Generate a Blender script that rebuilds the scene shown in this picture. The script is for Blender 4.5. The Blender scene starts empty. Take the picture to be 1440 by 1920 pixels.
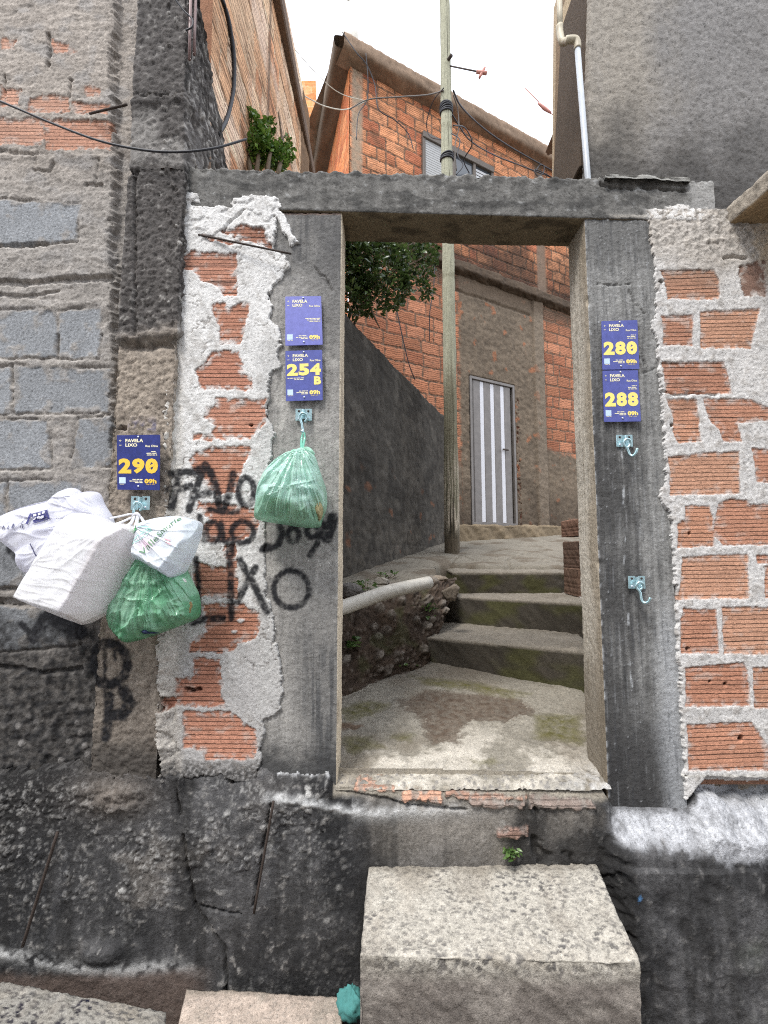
import bpy, math, random
import numpy as np
from mathutils import Vector

random.seed(7)
RNG = np.random.default_rng(11)
sc = bpy.context.scene
COL = sc.collection

# ------------------------------------------------------------------ camera
CAM = np.array([0.0, -1.6, 1.4]); FPX = 850.0; PITCH = math.radians(5.03)
cd = bpy.data.cameras.new("camera"); cam = bpy.data.objects.new("camera", cd); COL.objects.link(cam)
cam.location = CAM; cam.rotation_euler = (math.pi / 2 + PITCH, 0, 0)
cd.sensor_fit = 'VERTICAL'; cd.sensor_height = 36.0; cd.lens = 36.0 * FPX / 1920.0
cd.clip_start = 0.02; cd.clip_end = 500.0
sc.camera = cam

# ------------------------------------------------------------------ sky, sun, exposure
SUN_EL, SUN_AZ = math.radians(58), math.radians(215)
w = bpy.data.worlds.new("World"); sc.world = w; w.use_nodes = True
wn = w.node_tree; wn.nodes.clear()
o_ = wn.nodes.new('ShaderNodeOutputWorld'); bg = wn.nodes.new('ShaderNodeBackground')
sky = wn.nodes.new('ShaderNodeTexSky'); sky.sky_type = 'NISHITA'; sky.sun_disc = False
sky.sun_elevation = SUN_EL; sky.sun_rotation = SUN_AZ
tc = wn.nodes.new('ShaderNodeTexCoord'); nz = wn.nodes.new('ShaderNodeTexNoise')
nz.inputs['Scale'].default_value = 2.2; nz.inputs['Detail'].default_value = 5
rmp = wn.nodes.new('ShaderNodeMapRange'); rmp.inputs[1].default_value = 0.3; rmp.inputs[2].default_value = 0.62
rmp.inputs[3].default_value = 0.82; rmp.inputs[4].default_value = 1.0
mx = wn.nodes.new('ShaderNodeMix'); mx.data_type = 'RGBA'
mx.inputs['B'].default_value = (9.1, 9.6, 10.6, 1)          # bright even cloud cover
wn.links.new(tc.outputs['Generated'], nz.inputs['Vector']); wn.links.new(nz.outputs['Fac'], rmp.inputs[0])
wn.links.new(rmp.outputs[0], mx.inputs['Factor']); wn.links.new(sky.outputs[0], mx.inputs['A'])
wn.links.new(mx.outputs['Result'], bg.inputs['Color']); bg.inputs['Strength'].default_value = 0.112
wn.links.new(bg.outputs[0], o_.inputs['Surface'])
sd = bpy.data.lights.new("sun", 'SUN'); sd.energy = 1.7; sd.angle = math.radians(16); sd.color = (1.0, 0.975, 0.94)
sun = bpy.data.objects.new("sun", sd); COL.objects.link(sun)
# sun stands in front of the wall, above and to the left
sdir = Vector((-0.55 * math.cos(SUN_EL), -0.84 * math.cos(SUN_EL), math.sin(SUN_EL)))
sun.rotation_euler = sdir.to_track_quat('Z', 'Y').to_euler()
vs = sc.view_settings; vs.view_transform = 'Standard'; vs.look = 'None'; vs.gamma = 1.0; vs.use_curve_mapping = False
vs.exposure = 1.12
sc.cycles.max_bounces = 6; sc.cycles.diffuse_bounces = 4
sc.cycles.use_denoising = False; sc.cycles.filter_width = 1.1; sc.cycles.sample_clamp_indirect = 3.0

# ------------------------------------------------------------------ drafting helpers
# survey units: the facade (plane Y = 0) is drawn on a 1440 x 1920 sheet
CP, SP = math.cos(PITCH), math.sin(PITCH)
def ray(px, py):
    a = (px - 720.0) / FPX; b = (960.0 - py) / FPX
    return np.array([a, CP - b * SP, SP + b * CP])
def P(px, py, Y=0.0):
    d = ray(px, py); return CAM + d * ((Y - CAM[1]) / d[1])
def PL(px, py, a, b=0.0):
    """point on the sloping ground z = a + b*Y"""
    d = ray(px, py); t = (a + b * CAM[1] - CAM[2]) / (d[2] - b * d[1]); return CAM + d * t
def sheet(X, Z):
    """facade coordinates -> drawing sheet units"""
    Yr = 1.6; Zr = Z - 1.4
    dep = Yr * CP + Zr * SP; up = -Yr * SP + Zr * CP
    return 720 + FPX * X / dep, 960 - FPX * up / dep
def project(p):
    r = np.asarray(p) - CAM; dep = r[..., 1] * CP + r[..., 2] * SP; up = -r[..., 1] * SP + r[..., 2] * CP
    return 720 + FPX * r[..., 0] / dep, 960 - FPX * up / dep
def L(r, g, b):
    c = np.array([r, g, b], float) / 255.0
    return np.where(c <= 0.04045, c / 12.92, ((c + 0.055) / 1.055) ** 2.4)
def sst(a, b, x):
    t = np.clip((x - a) / (b - a), 0, 1); return t * t * (3 - 2 * t)
def mixc(c, d, m):
    return c * (1 - m[..., None]) + np.asarray(d) * m[..., None]
def full(X, c):
    return np.broadcast_to(np.asarray(c, float), X.shape + (3,)).copy()

def _hash(ix, iy, s):
    n = (ix * 374761393 + iy * 668265263 + s * 974126177) & 0xffffffff
    n = ((n ^ (n >> 13)) * 1274126177) & 0xffffffff
    n = ((n ^ (n >> 15)) * 2246822519) & 0xffffffff
    return n ^ (n >> 16)
def rnd(ix, iy, s):
    return (_hash(np.asarray(ix, np.int64), np.asarray(iy, np.int64), s) & 0xffff) / 65535.0
def perlin(x, y, s=0):
    x0 = np.floor(x).astype(np.int64); y0 = np.floor(y).astype(np.int64); fx = x - x0; fy = y - y0
    u = fx * fx * fx * (fx * (fx * 6 - 15) + 10); v = fy * fy * fy * (fy * (fy * 6 - 15) + 10)
    def g(i, j):
        a = rnd(x0 + i, y0 + j, s) * (2 * math.pi); return np.cos(a) * (fx - i) + np.sin(a) * (fy - j)
    return ((g(0, 0) * (1 - u) + g(1, 0) * u) * (1 - v) + (g(0, 1) * (1 - u) + g(1, 1) * u) * v) * 1.5
def fbm(x, y, s=0, o=4, gain=0.5):
    t = 0; a = 1.0; n = 0
    for k in range(o):
        t = t + a * perlin(x, y, s + k * 17); n += a; a *= gain; x = x * 2.03 + 3.1; y = y * 2.03 + 7.7
    return t / n * 1.5
def worley(x, y, s=0, jit=0.9):
    x0 = np.floor(x).astype(np.int64); y0 = np.floor(y).astype(np.int64)
    f1 = np.full(x.shape, 9.0); f2 = np.full(x.shape, 9.0); idr = np.zeros(x.shape)
    for i in (-1, 0, 1):
        for j in (-1, 0, 1):
            cx = x0 + i; cy = y0 + j
            dx = cx + 0.5 + jit * (rnd(cx, cy, s) - 0.5) - x; dy = cy + 0.5 + jit * (rnd(cx, cy, s + 5) - 0.5) - y
            d = np.sqrt(dx * dx + dy * dy); c = d < f1
            f2 = np.where(c, f1, np.minimum(f2, d)); idr = np.where(c, rnd(cx, cy, s + 9), idr); f1 = np.where(c, d, f1)
    return f1, f2, idr
def sdp(U, V, poly):
    """signed distance to a polygon, negative inside"""
    p = np.asarray(poly, float); n = len(p); d = np.full(U.shape, 1e9); s = np.ones(U.shape)
    for i in range(n):
        a = p[i]; b = p[i - 1]; ex, ey = b - a; wx = U - a[0]; wy = V - a[1]
        t = np.clip((wx * ex + wy * ey) / max(ex * ex + ey * ey, 1e-12), 0, 1)
        bx = wx - ex * t; by = wy - ey * t; d = np.minimum(d, bx * bx + by * by)
        c1 = V >= a[1]; c2 = V < b[1]; c3 = ex * wy > ey * wx
        s = np.where((c1 & c2 & c3) | (~c1 & ~c2 & ~c3), -s, s)
    return s * np.sqrt(d)
def sdl(U, V, pts):
    """distance to a polyline"""
    d = np.full(U.shape, 1e9); p = np.asarray(pts, float)
    for a, b in zip(p[:-1], p[1:]):
        ex, ey = b - a; wx = U - a[0]; wy = V - a[1]
        t = np.clip((wx * ex + wy * ey) / max(ex * ex + ey * ey, 1e-12), 0, 1)
        d = np.minimum(d, np.hypot(wx - ex * t, wy - ey * t))
    return d

# ------------------------------------------------------------------ object helpers
def tag(o, label=None, cat=None, group=None, kind=None):
    if label: o['label'] = label
    if cat: o['category'] = cat
    if group: o['group'] = group
    if kind or cat: o['kind'] = kind or 'thing'
    return o
def empty(name, loc=(0, 0, 0)):
    o = bpy.data.objects.new(name, None); COL.objects.link(o); o.location = loc; o.empty_display_size = 0.05; return o
def parent_to(o, par):
    if par is not None:
        o.parent = par; o.matrix_parent_inverse.identity()
        m = par; off = Vector((0, 0, 0))
        while m is not None: off += Vector(m.location); m = m.parent
        o.location = -off
def raw_mesh(name, V, F, mat, parent=None, col=None, attrs=None, smooth=True):
    me = bpy.data.meshes.new(name); V = np.asarray(V, np.float64).reshape(-1, 3)
    if isinstance(F, np.ndarray):
        n, k = F.shape
        me.vertices.add(len(V)); me.vertices.foreach_set('co', V.astype(np.float32).ravel())
        me.loops.add(n * k); me.loops.foreach_set('vertex_index', F.astype(np.int32).ravel())
        me.polygons.add(n); me.polygons.foreach_set('loop_start', (np.arange(n) * k).astype(np.int32))
        me.update(calc_edges=True)
    else:
        me.from_pydata([tuple(v) for v in V], [], [tuple(int(i) for i in f) for f in F]); me.update()
    me.polygons.foreach_set('use_smooth', np.full(len(me.polygons), smooth))
    if col is not None:
        a = me.color_attributes.new('Col', 'FLOAT_COLOR', 'POINT'); c = np.ones((len(V), 4), np.float32)
        c[:, :3] = np.clip(np.asarray(col).reshape(-1, 3), 0.004, 0.92); a.data.foreach_set('color', c.ravel())
    for k, v in (attrs or {}).items():
        a = me.attributes.new(k, 'FLOAT', 'POINT'); a.data.foreach_set('value', np.asarray(v, np.float32).ravel())
    me.materials.append(mat)
    o = bpy.data.objects.new(name, me); COL.objects.link(o); parent_to(o, parent); return o
def grid_faces(n, m, alive=None, closed=False):
    i = np.arange(n * m).reshape(n, m)
    if closed:
        i = np.concatenate([i, i[:, :1]], 1)
    f = np.stack([i[:-1, :-1], i[:-1, 1:], i[1:, 1:], i[1:, :-1]], -1)
    if alive is not None:
        al = alive[:-1, :-1] | alive[:-1, 1:] | alive[1:, 1:] | alive[1:, :-1]; f = f[al]
    return f.reshape(-1, 4)
def normals(Q):
    a = np.gradient(Q, axis=0); b = np.gradient(Q, axis=1); n = np.cross(a, b)
    return n / (np.linalg.norm(n, axis=-1, keepdims=True) + 1e-12)
def smooth_rows(Q, k):
    for _ in range(k):
        Q[1:-1] = (Q[:-2] + 2 * Q[1:-1] + Q[2:]) / 4
    return Q
def loft(name, A, B, res, fn, mat, parent=None, rnd_k=3, resB=None, flip=False, alive=None):
    """profile A swept straight to profile B; fn gives relief, colour, attributes. Relief is measured along the normal."""
    A = np.asarray(A, float); B = np.asarray(B, float)
    s = np.concatenate([[0], np.cumsum(np.linalg.norm(np.diff((A + B) / 2, axis=0), axis=1))])
    n = max(3, int(s[-1] / res) + 1); q = np.linspace(0, s[-1], n)
    a = np.stack([np.interp(q, s, A[:, k]) for k in range(3)], 1); b = np.stack([np.interp(q, s, B[:, k]) for k in range(3)], 1)
    a = smooth_rows(a, rnd_k); b = smooth_rows(b, rnd_k)
    m = max(3, int(np.linalg.norm((B - A).mean(0)) / (resB or res)) + 1); t = np.linspace(0, 1, m)
    Q = a[:, None] * (1 - t)[None, :, None] + b[:, None] * t[None, :, None]
    N = normals(Q) * (-1 if flip else 1)
    h, c, at = fn(Q, N, np.broadcast_to(q[:, None], (n, m)), np.broadcast_to(t[None], (n, m)))
    al = at.pop('alive', None) if at else None
    Q = Q + N * np.asarray(h)[..., None]
    F = grid_faces(n, m, al)
    if flip: F = F[:, ::-1]
    return raw_mesh(name, Q, F, mat, parent, c, at)
def catmull(pts, n=8):
    p = np.asarray(pts, float); q = np.vstack([2 * p[0] - p[1], p, 2 * p[-1] - p[-2]]); out = []
    for i in range(1, len(q) - 2):
        for t in np.linspace(0, 1, n, endpoint=False):
            out.append(0.5 * (2 * q[i] + (q[i + 1] - q[i - 1]) * t + (2 * q[i - 1] - 5 * q[i] + 4 * q[i + 1] - q[i + 2]) * t * t
                              + (3 * q[i] - q[i - 1] - 3 * q[i + 1] + q[i + 2]) * t ** 3))
    out.append(p[-1]); return np.array(out)
def tube_geo(pts, r, seg=8, sub=6, flat=1.0, cap=True):
    p = catmull(pts, sub) if len(pts) > 2 and sub > 1 else np.asarray(pts, float)
    n = len(p); R = np.interp(np.linspace(0, 1, n), np.linspace(0, 1, len(np.atleast_1d(r))) if np.ndim(r) else [0, 1], r if np.ndim(r) else [r, r])
    T = np.gradient(p, axis=0); T /= np.linalg.norm(T, axis=1, keepdims=True) + 1e-12
    ref = np.array([0, -1.0, 0.12]); S = np.cross(T, ref); bad = np.linalg.norm(S, axis=1) < 0.05
    S[bad] = np.cross(T[bad], [1, 0, 0]); S /= np.linalg.norm(S, axis=1, keepdims=True); W = np.cross(S, T)
    a = np.linspace(0, 2 * math.pi, seg, endpoint=False)
    V = p[:, None] + R[:, None, None] * (np.cos(a)[None, :, None] * S[:, None] + flat * np.sin(a)[None, :, None] * W[:, None])
    F = grid_faces(n, seg, closed=True).tolist()
    V = V.reshape(-1, 3)
    if cap:
        F += [list(range(seg))[::-1], list(range((n - 1) * seg, n * seg))]
    return V, F
def join_geo(gs):
    Vs, Fs, k = [], [], 0
    for V, F in gs:
        V = np.asarray(V, float); Vs.append(V); Fs += [[i + k for i in f] for f in F]; k += len(V)
    return np.vstack(Vs), Fs
def tube(name, pts, r, mat, parent=None, seg=8, sub=6, flat=1.0):
    V, F = tube_geo(pts, r, seg, sub, flat); return raw_mesh(name, V, F, mat, parent)
def box_geo(c, u, v, w_, bev=0.0):
    """box of half axes u, v, w about c, chamfered"""
    c, u, v, w_ = map(lambda z: np.asarray(z, float), (c, u, v, w_)); V = []
    F = []
    lu, lv, lw = [np.linalg.norm(z) for z in (u, v, w_)]
    b = min(bev, 0.45 * min(lu, lv, lw)); fu, fv, fw = 1 - b / lu, 1 - b / lv, 1 - b / lw
    idx = {}
    for sx in (-1, 1):
        for sy in (-1, 1):
            for sz in (-1, 1):
                for k, (a, d, e) in enumerate(((1, fv, fw), (fu, 1, fw), (fu, fv, 1))):
                    idx[sx, sy, sz, k] = len(V); V.append(c + u * sx * a + v * sy * d + w_ * sz * e)
    def q(l): F.append(l)
    for s in (-1, 1):
        q([idx[s, y, z, 0] for y, z in ((-1, -1), (1, -1), (1, 1), (-1, 1))][::s])
        q([idx[x, s, z, 1] for x, z in ((-1, -1), (-1, 1), (1, 1), (1, -1))][::s])
        q([idx[x, y, s, 2] for x, y in ((-1, -1), (1, -1), (1, 1), (-1, 1))][::s])
    if b > 0:
        for s in (-1, 1):
            for t in (-1, 1):
                k = s * t
                q([idx[s, t, -1, 0], idx[s, t, -1, 1], idx[s, t, 1, 1], idx[s, t, 1, 0]][::k])
                q([idx[-1, s, t, 1], idx[-1, s, t, 2], idx[1, s, t, 2], idx[1, s, t, 1]][::k])
                q([idx[s, -1, t, 0], idx[s, 1, t, 0], idx[s, 1, t, 2], idx[s, -1, t, 2]][::k])
                for r_ in (-1, 1):
                    q([idx[s, t, r_, 0], idx[s, t, r_, 1], idx[s, t, r_, 2]][::k * r_])
    return np.array(V), F
def skirt(name, quad, ztop, depth, res, fn, mat, parent=None, rk=2, noise=0.006, seed=0):
    """solid block: four plan corners (front-left, front-right, back-right, back-left), top heights at them, rough faces"""
    q = np.asarray(quad, float); zt = np.asarray(ztop, float) * np.ones(4)
    lu = np.linalg.norm(q[1] - q[0]); lv = np.linalg.norm(q[3] - q[0])
    na, nb, nk = max(4, int(lu / res)), max(4, int(lv / res)), max(3, int(depth / res))
    a = np.concatenate([np.linspace(-nk, -1, nk), np.linspace(0, na, na + 1), np.linspace(na + 1, na + nk, nk)])
    b = np.concatenate([np.linspace(-nk, -1, nk), np.linspace(0, nb, nb + 1), np.linspace(nb + 1, nb + nk, nk)])
    A, B = np.meshgrid(a, b, indexing='ij'); ca = np.clip(A / na, 0, 1); cb = np.clip(B / nb, 0, 1)
    over = np.maximum(np.maximum(-A, A - na), np.maximum(-B, B - nb)); over = np.clip(over, 0, nk)
    w4 = [(1 - ca) * (1 - cb), ca * (1 - cb), ca * cb, (1 - ca) * cb]
    X = sum(w4[i] * q[i][0] for i in range(4)); Y = sum(w4[i] * q[i][1] for i in range(4)); Z = sum(w4[i] * zt[i] for i in range(4))
    Z = Z - over / nk * depth
    Q = np.stack([X, Y, Z], -1)
    cx, cy = q.mean(0)[:2]; N = np.zeros_like(Q); top = over == 0
    N[..., 2] = np.where(over <= 1, 1, 0)
    N[..., 0] = np.where(A < 0, -1, np.where(A > na, 1, 0)) * 1.0; N[..., 1] = np.where(B < 0, -1, np.where(B > nb, 1, 0)) * 1.0
    edge = np.minimum(np.minimum(A, na - A), np.minimum(B, nb - B)) 
    rn = np.clip(1 - np.abs(edge) / max(rk, 1), 0, 1) * (edge > -rk)
    N /= np.linalg.norm(N, axis=-1, keepdims=True) + 1e-9
    h, c = fn(Q, N, over / nk * depth)
    n3 = noise * fbm((Q[..., 0] + Q[..., 2] * 0.7) * 14, (Q[..., 1] - Q[..., 2] * 0.9) * 14, seed, 4)
    Q = Q + N * (h + n3 - rn * res * 0.55)[..., None]
    return raw_mesh(name, Q, grid_faces(*A.shape), mat, parent, c)
def text_geo(s, bold=0.02):
    cu = bpy.data.curves.new('lettering', 'FONT'); cu.body = s; cu.offset = bold; cu.resolution_u = 3
    ob = bpy.data.objects.new('lettering', cu); COL.objects.link(ob)
    dg = bpy.context.evaluated_depsgraph_get(); me = bpy.data.meshes.new_from_object(ob.evaluated_get(dg))
    V = np.array([v.co[:] for v in me.vertices]); F = [list(p.vertices) for p in me.polygons]
    bpy.data.objects.remove(ob); bpy.data.curves.remove(cu); bpy.data.meshes.remove(me)
    V = V[:, :2]; V = V - V.min(0); V = V / V.max(0); return V, F

# ------------------------------------------------------------------ materials
def new_mat(name):
    m = bpy.data.materials.new(name); m.use_nodes = True; nt = m.node_tree; b = nt.nodes['Principled BSDF']; return m, nt, b
def node(nt, t, **kw):
    n = nt.nodes.new(t)
    for k, v in kw.items():
        if k.startswith('i_'): n.inputs[k[2:].replace('_', ' ')].default_value = v
        else: setattr(n, k, v)
    return n
def mth(nt, op, a, b=None, c=None, clamp=False):
    n = nt.nodes.new('ShaderNodeMath'); n.operation = op; n.use_clamp = clamp
    for k, v in enumerate((a, b, c)):
        if v is None: continue
        if isinstance(v, (int, float)): n.inputs[k].default_value = v
        else: nt.links.new(v, n.inputs[k])
    return n.outputs[0]
def masonry(name, fine=260.0, amp=0.35, bump=0.7, dist=0.0026, rough=0.92, groove=0.0145, mid=45.0, midamp=0.25):
    """weathered concrete, plaster and hollow brick: colour from the mesh, grain, pits and brick flutes from nodes"""
    m, nt, b = new_mat(name); lk = nt.links.new
    col = node(nt, 'ShaderNodeAttribute', attribute_name='Col'); br = node(nt, 'ShaderNodeAttribute', attribute_name='brick'); gv = node(nt, 'ShaderNodeAttribute', attribute_name='gv')
    tc = node(nt, 'ShaderNodeTexCoord')
    n1 = node(nt, 'ShaderNodeTexNoise', i_Scale=fine, i_Detail=4.0, i_Roughness=0.7); lk(tc.outputs['Object'], n1.inputs['Vector'])
    n2 = node(nt, 'ShaderNodeTexNoise', i_Scale=mid, i_Detail=6.0, i_Roughness=0.65); lk(tc.outputs['Object'], n2.inputs['Vector'])
    n3 = node(nt, 'ShaderNodeTexVoronoi', i_Scale=fine * 0.55); lk(tc.outputs['Object'], n3.inputs['Vector'])
    n4 = node(nt, 'ShaderNodeTexNoise', i_Scale=fine * 0.42, i_Detail=7.0, i_Roughness=0.75); lk(tc.outputs['Object'], n4.inputs['Vector'])
    spk = node(nt, 'ShaderNodeMapRange'); spk.interpolation_type = 'SMOOTHSTEP'; lk(n4.outputs['Fac'], spk.inputs[0])
    for q, val in ((1, 0.36), (2, 0.46), (3, 0.55), (4, 1.0)): spk.inputs[q].default_value = val
    wsp = node(nt, 'ShaderNodeMapRange'); wsp.interpolation_type = 'SMOOTHSTEP'; lk(n4.outputs['Fac'], wsp.inputs[0])
    for q, val in ((1, 0.54), (2, 0.66), (3, 1.0), (4, 1.38)): wsp.inputs[q].default_value = val
    k0 = mth(nt, 'MULTIPLY', spk.outputs[0], wsp.outputs[0])
    k1 = mth(nt, 'MULTIPLY', k0, mth(nt, 'MULTIPLY_ADD', n1.outputs['Fac'], amp * 2.2, 1 - amp * 1.1)); k2 = mth(nt, 'MULTIPLY_ADD', n2.outputs['Fac'], midamp * 2.2, 1 - midamp * 1.1)
    pit = mth(nt, 'SMOOTH_MIN', mth(nt, 'MULTIPLY_ADD', n3.outputs['Distance'], 2.6, 0.45), 1.0, 0.2)
    # flutes
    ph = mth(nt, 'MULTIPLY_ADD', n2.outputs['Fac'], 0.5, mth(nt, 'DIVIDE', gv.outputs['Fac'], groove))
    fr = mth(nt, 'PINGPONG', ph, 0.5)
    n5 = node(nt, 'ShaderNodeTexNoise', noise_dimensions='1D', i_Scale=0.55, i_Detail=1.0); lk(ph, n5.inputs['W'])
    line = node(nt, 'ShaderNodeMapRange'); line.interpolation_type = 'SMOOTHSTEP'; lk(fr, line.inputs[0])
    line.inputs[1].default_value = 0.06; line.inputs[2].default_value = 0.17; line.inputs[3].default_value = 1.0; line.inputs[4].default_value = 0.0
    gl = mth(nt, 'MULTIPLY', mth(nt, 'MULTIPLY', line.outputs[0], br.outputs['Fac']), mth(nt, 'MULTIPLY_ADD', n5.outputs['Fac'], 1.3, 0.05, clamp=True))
    kg = mth(nt, 'MULTIPLY_ADD', gl, -0.78, 1.0)  # groove shade and dirt, both put into the colour of the flute lines
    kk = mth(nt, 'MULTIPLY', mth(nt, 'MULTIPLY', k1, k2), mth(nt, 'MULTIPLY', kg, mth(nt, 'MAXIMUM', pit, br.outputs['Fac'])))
    v = node(nt, 'ShaderNodeVectorMath', operation='SCALE'); lk(col.outputs['Color'], v.inputs[0]); lk(kk, v.inputs['Scale'])
    lk(v.outputs[0], b.inputs['Base Color'])
    hgt = mth(nt, 'ADD', mth(nt, 'ADD', n1.outputs['Fac'], mth(nt, 'MULTIPLY', n4.outputs['Fac'], 1.6)), mth(nt, 'MULTIPLY', gl, -1.6))
    bp = node(nt, 'ShaderNodeBump'); bp.inputs['Strength'].default_value = bump; bp.inputs['Distance'].default_value = dist
    lk(hgt, bp.inputs['Height']); lk(bp.outputs[0], b.inputs['Normal'])
    b.inputs['Roughness'].default_value = rough; b.inputs['Specular IOR Level'].default_value = 0.25
    return m
def plain(name, c, rough=0.6, metal=0.0, scale=60.0, amp=0.25, bump=0.15, spec=0.4):
    m, nt, b = new_mat(name); lk = nt.links.new; tc = node(nt, 'ShaderNodeTexCoord')
    n = node(nt, 'ShaderNodeTexNoise', i_Scale=scale, i_Detail=5.0, i_Roughness=0.65); lk(tc.outputs['Object'], n.inputs['Vector'])
    k = mth(nt, 'MULTIPLY_ADD', n.outputs['Fac'], amp * 2.2, 1 - amp * 1.1)
    v = node(nt, 'ShaderNodeVectorMath', operation='SCALE'); v.inputs[0].default_value = tuple(c); lk(k, v.inputs['Scale']); lk(v.outputs[0], b.inputs['Base Color'])
    bp = node(nt, 'ShaderNodeBump'); bp.inputs['Strength'].default_value = bump; bp.inputs['Distance'].default_value = 0.003
    lk(n.outputs['Fac'], bp.inputs['Height']); lk(bp.outputs[0], b.inputs['Normal'])
    b.inputs['Roughness'].default_value = rough; b.inputs['Metallic'].default_value = metal; b.inputs['Specular IOR Level'].default_value = spec
    return m
def film(name, trans=0.3, rough=0.3, clear=0.0):
    """thin polythene"""
    m, nt, b = new_mat(name); lk = nt.links.new
    col = node(nt, 'ShaderNodeAttribute', attribute_name='Col'); tc = node(nt, 'ShaderNodeTexCoord')
    n = node(nt, 'ShaderNodeTexNoise', i_Scale=16.0, i_Detail=4.0, i_Roughness=0.55, i_Distortion=2.5); lk(tc.outputs['Object'], n.inputs['Vector'])
    k = mth(nt, 'MULTIPLY_ADD', n.outputs['Fac'], 0.16, 0.92)
    v = node(nt, 'ShaderNodeVectorMath', operation='SCALE'); lk(col.outputs['Color'], v.inputs[0]); lk(k, v.inputs['Scale']); lk(v.outputs[0], b.inputs['Base Color'])
    bp = node(nt, 'ShaderNodeBump'); bp.inputs['Strength'].default_value = 0.35; bp.inputs['Distance'].default_value = 0.003
    lk(n.outputs['Fac'], bp.inputs['Height']); lk(bp.outputs[0], b.inputs['Normal'])
    b.inputs['Roughness'].default_value = rough; b.inputs['Specular IOR Level'].default_value = 0.7
    t = node(nt, 'ShaderNodeBsdfTranslucent'); lk(v.outputs[0], t.inputs['Color']); lk(bp.outputs[0], t.inputs['Normal'])
    ms = node(nt, 'ShaderNodeMixShader'); ms.inputs[0].default_value = trans
    lk(b.outputs[0], ms.inputs[1]); lk(t.outputs[0], ms.inputs[2])
    tr = node(nt, 'ShaderNodeBsdfTransparent'); tm = node(nt, 'ShaderNodeMix', data_type='RGBA'); tm.inputs['Factor'].default_value = 0.45; tm.inputs['A'].default_value = (1, 1, 1, 1); lk(v.outputs[0], tm.inputs['B']); lk(tm.outputs['Result'], tr.inputs['Color']); m2 = node(nt, 'ShaderNodeMixShader'); m2.inputs[0].default_value = clear
    lk(ms.outputs[0], m2.inputs[1]); lk(tr.outputs[0], m2.inputs[2])
    lk(m2.outputs[0], nt.nodes['Material Output'].inputs['Surface'])
    return m
def leafm(name, c1, c2):
    m, nt, b = new_mat(name); lk = nt.links.new
    g = node(nt, 'ShaderNodeNewGeometry'); r = node(nt, 'ShaderNodeMix', data_type='RGBA'); r.inputs['A'].default_value = (*c1, 1); r.inputs['B'].default_value = (*c2, 1)
    lk(g.outputs['Random Per Island'], r.inputs['Factor']); lk(r.outputs['Result'], b.inputs['Base Color'])
    b.inputs['Roughness'].default_value = 0.32; b.inputs['Specular IOR Level'].default_value = 0.5
    t = node(nt, 'ShaderNodeBsdfTranslucent'); lk(r.outputs['Result'], t.inputs['Color']); ms = node(nt, 'ShaderNodeMixShader'); ms.inputs[0].default_value = 0.25
    lk(b.outputs[0], ms.inputs[1]); lk(t.outputs[0], ms.inputs[2]); lk(ms.outputs[0], nt.nodes['Material Output'].inputs['Surface'])
    return m
M_WALL = masonry('weathered_masonry')
M_FAR = masonry('far_masonry', fine=120, amp=0.3, mid=14, midamp=0.3, bump=0.7, dist=0.006, groove=0.026)
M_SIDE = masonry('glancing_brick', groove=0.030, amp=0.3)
M_CONC = masonry('rough_concrete', fine=240, amp=0.45, mid=30, midamp=0.35, bump=0.8, dist=0.003)
M_STUCCO = masonry('splashed_stucco', fine=170, amp=0.25, mid=40, midamp=0.2, bump=0.7, dist=0.004)
M_STEEL = plain('galvanised_steel', L(185, 215, 220), 0.35, 0.75, 220, 0.25, 0.1)
M_RUST = plain('rusty_steel', L(64, 54, 48), 0.8, 0.2, 300, 0.5, 0.6)
M_BLACK = plain('black_rubber', L(40, 40, 44), 0.55, 0, 90, 0.3, 0.1)
M_WIRE = plain('grey_wire', L(90, 85, 80), 0.7, 0, 90, 0.3, 0.1)
M_WIREP = plain('pale_wire', L(190, 185, 170), 0.7, 0, 90, 0.3, 0.1)
M_PVC = plain('dirty_white_pvc', L(205, 200, 188), 0.5, 0, 25, 0.35, 0.25)
M_GREYPVC = plain('grey_pvc', L(168, 172, 176), 0.4, 0, 25, 0.2, 0.1)
M_BROWNP = plain('brown_conduit', L(120, 95, 90), 0.5, 0, 30, 0.25, 0.1)
M_LEAF = leafm('shrub_leaf', L(40, 58, 28), L(84, 104, 54))
M_VINE = leafm('vine_leaf', L(62, 98, 38), L(120, 150, 66))
M_WEED = leafm('weed_leaf', L(64, 92, 46), L(105, 130, 72))
M_STEM = plain('woody_stem', L(95, 80, 62), 0.85, 0, 80, 0.4, 0.4)
# ================================================================== THE STREET FRONT
def patch(name, x0, x1, z0, z1, Y, res, fn, mat, parent=None):
    n, m = int((z1 - z0) / res) + 1, int((x1 - x0) / res) + 1
    X, Z = np.meshgrid(np.linspace(x0, x1, m), np.linspace(z0, z1, n)); U, V = sheet(X, Z)
    h, c, at = fn(X, Z, U, V); al = at.pop('alive', None)
    Yb = at.pop('Y', Y)
    Q = np.stack([X, Yb - h + np.zeros_like(X), Z], -1)
    return raw_mesh(name, Q, grid_faces(n, m, al), mat, parent, c, at)

def wobble(X, Z, s, a=5.0, b=2.5):
    return a * fbm(X * 18, Z * 18, s, 4) + b * fbm(X * 75, Z * 75, s + 3, 4, 0.65)

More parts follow.
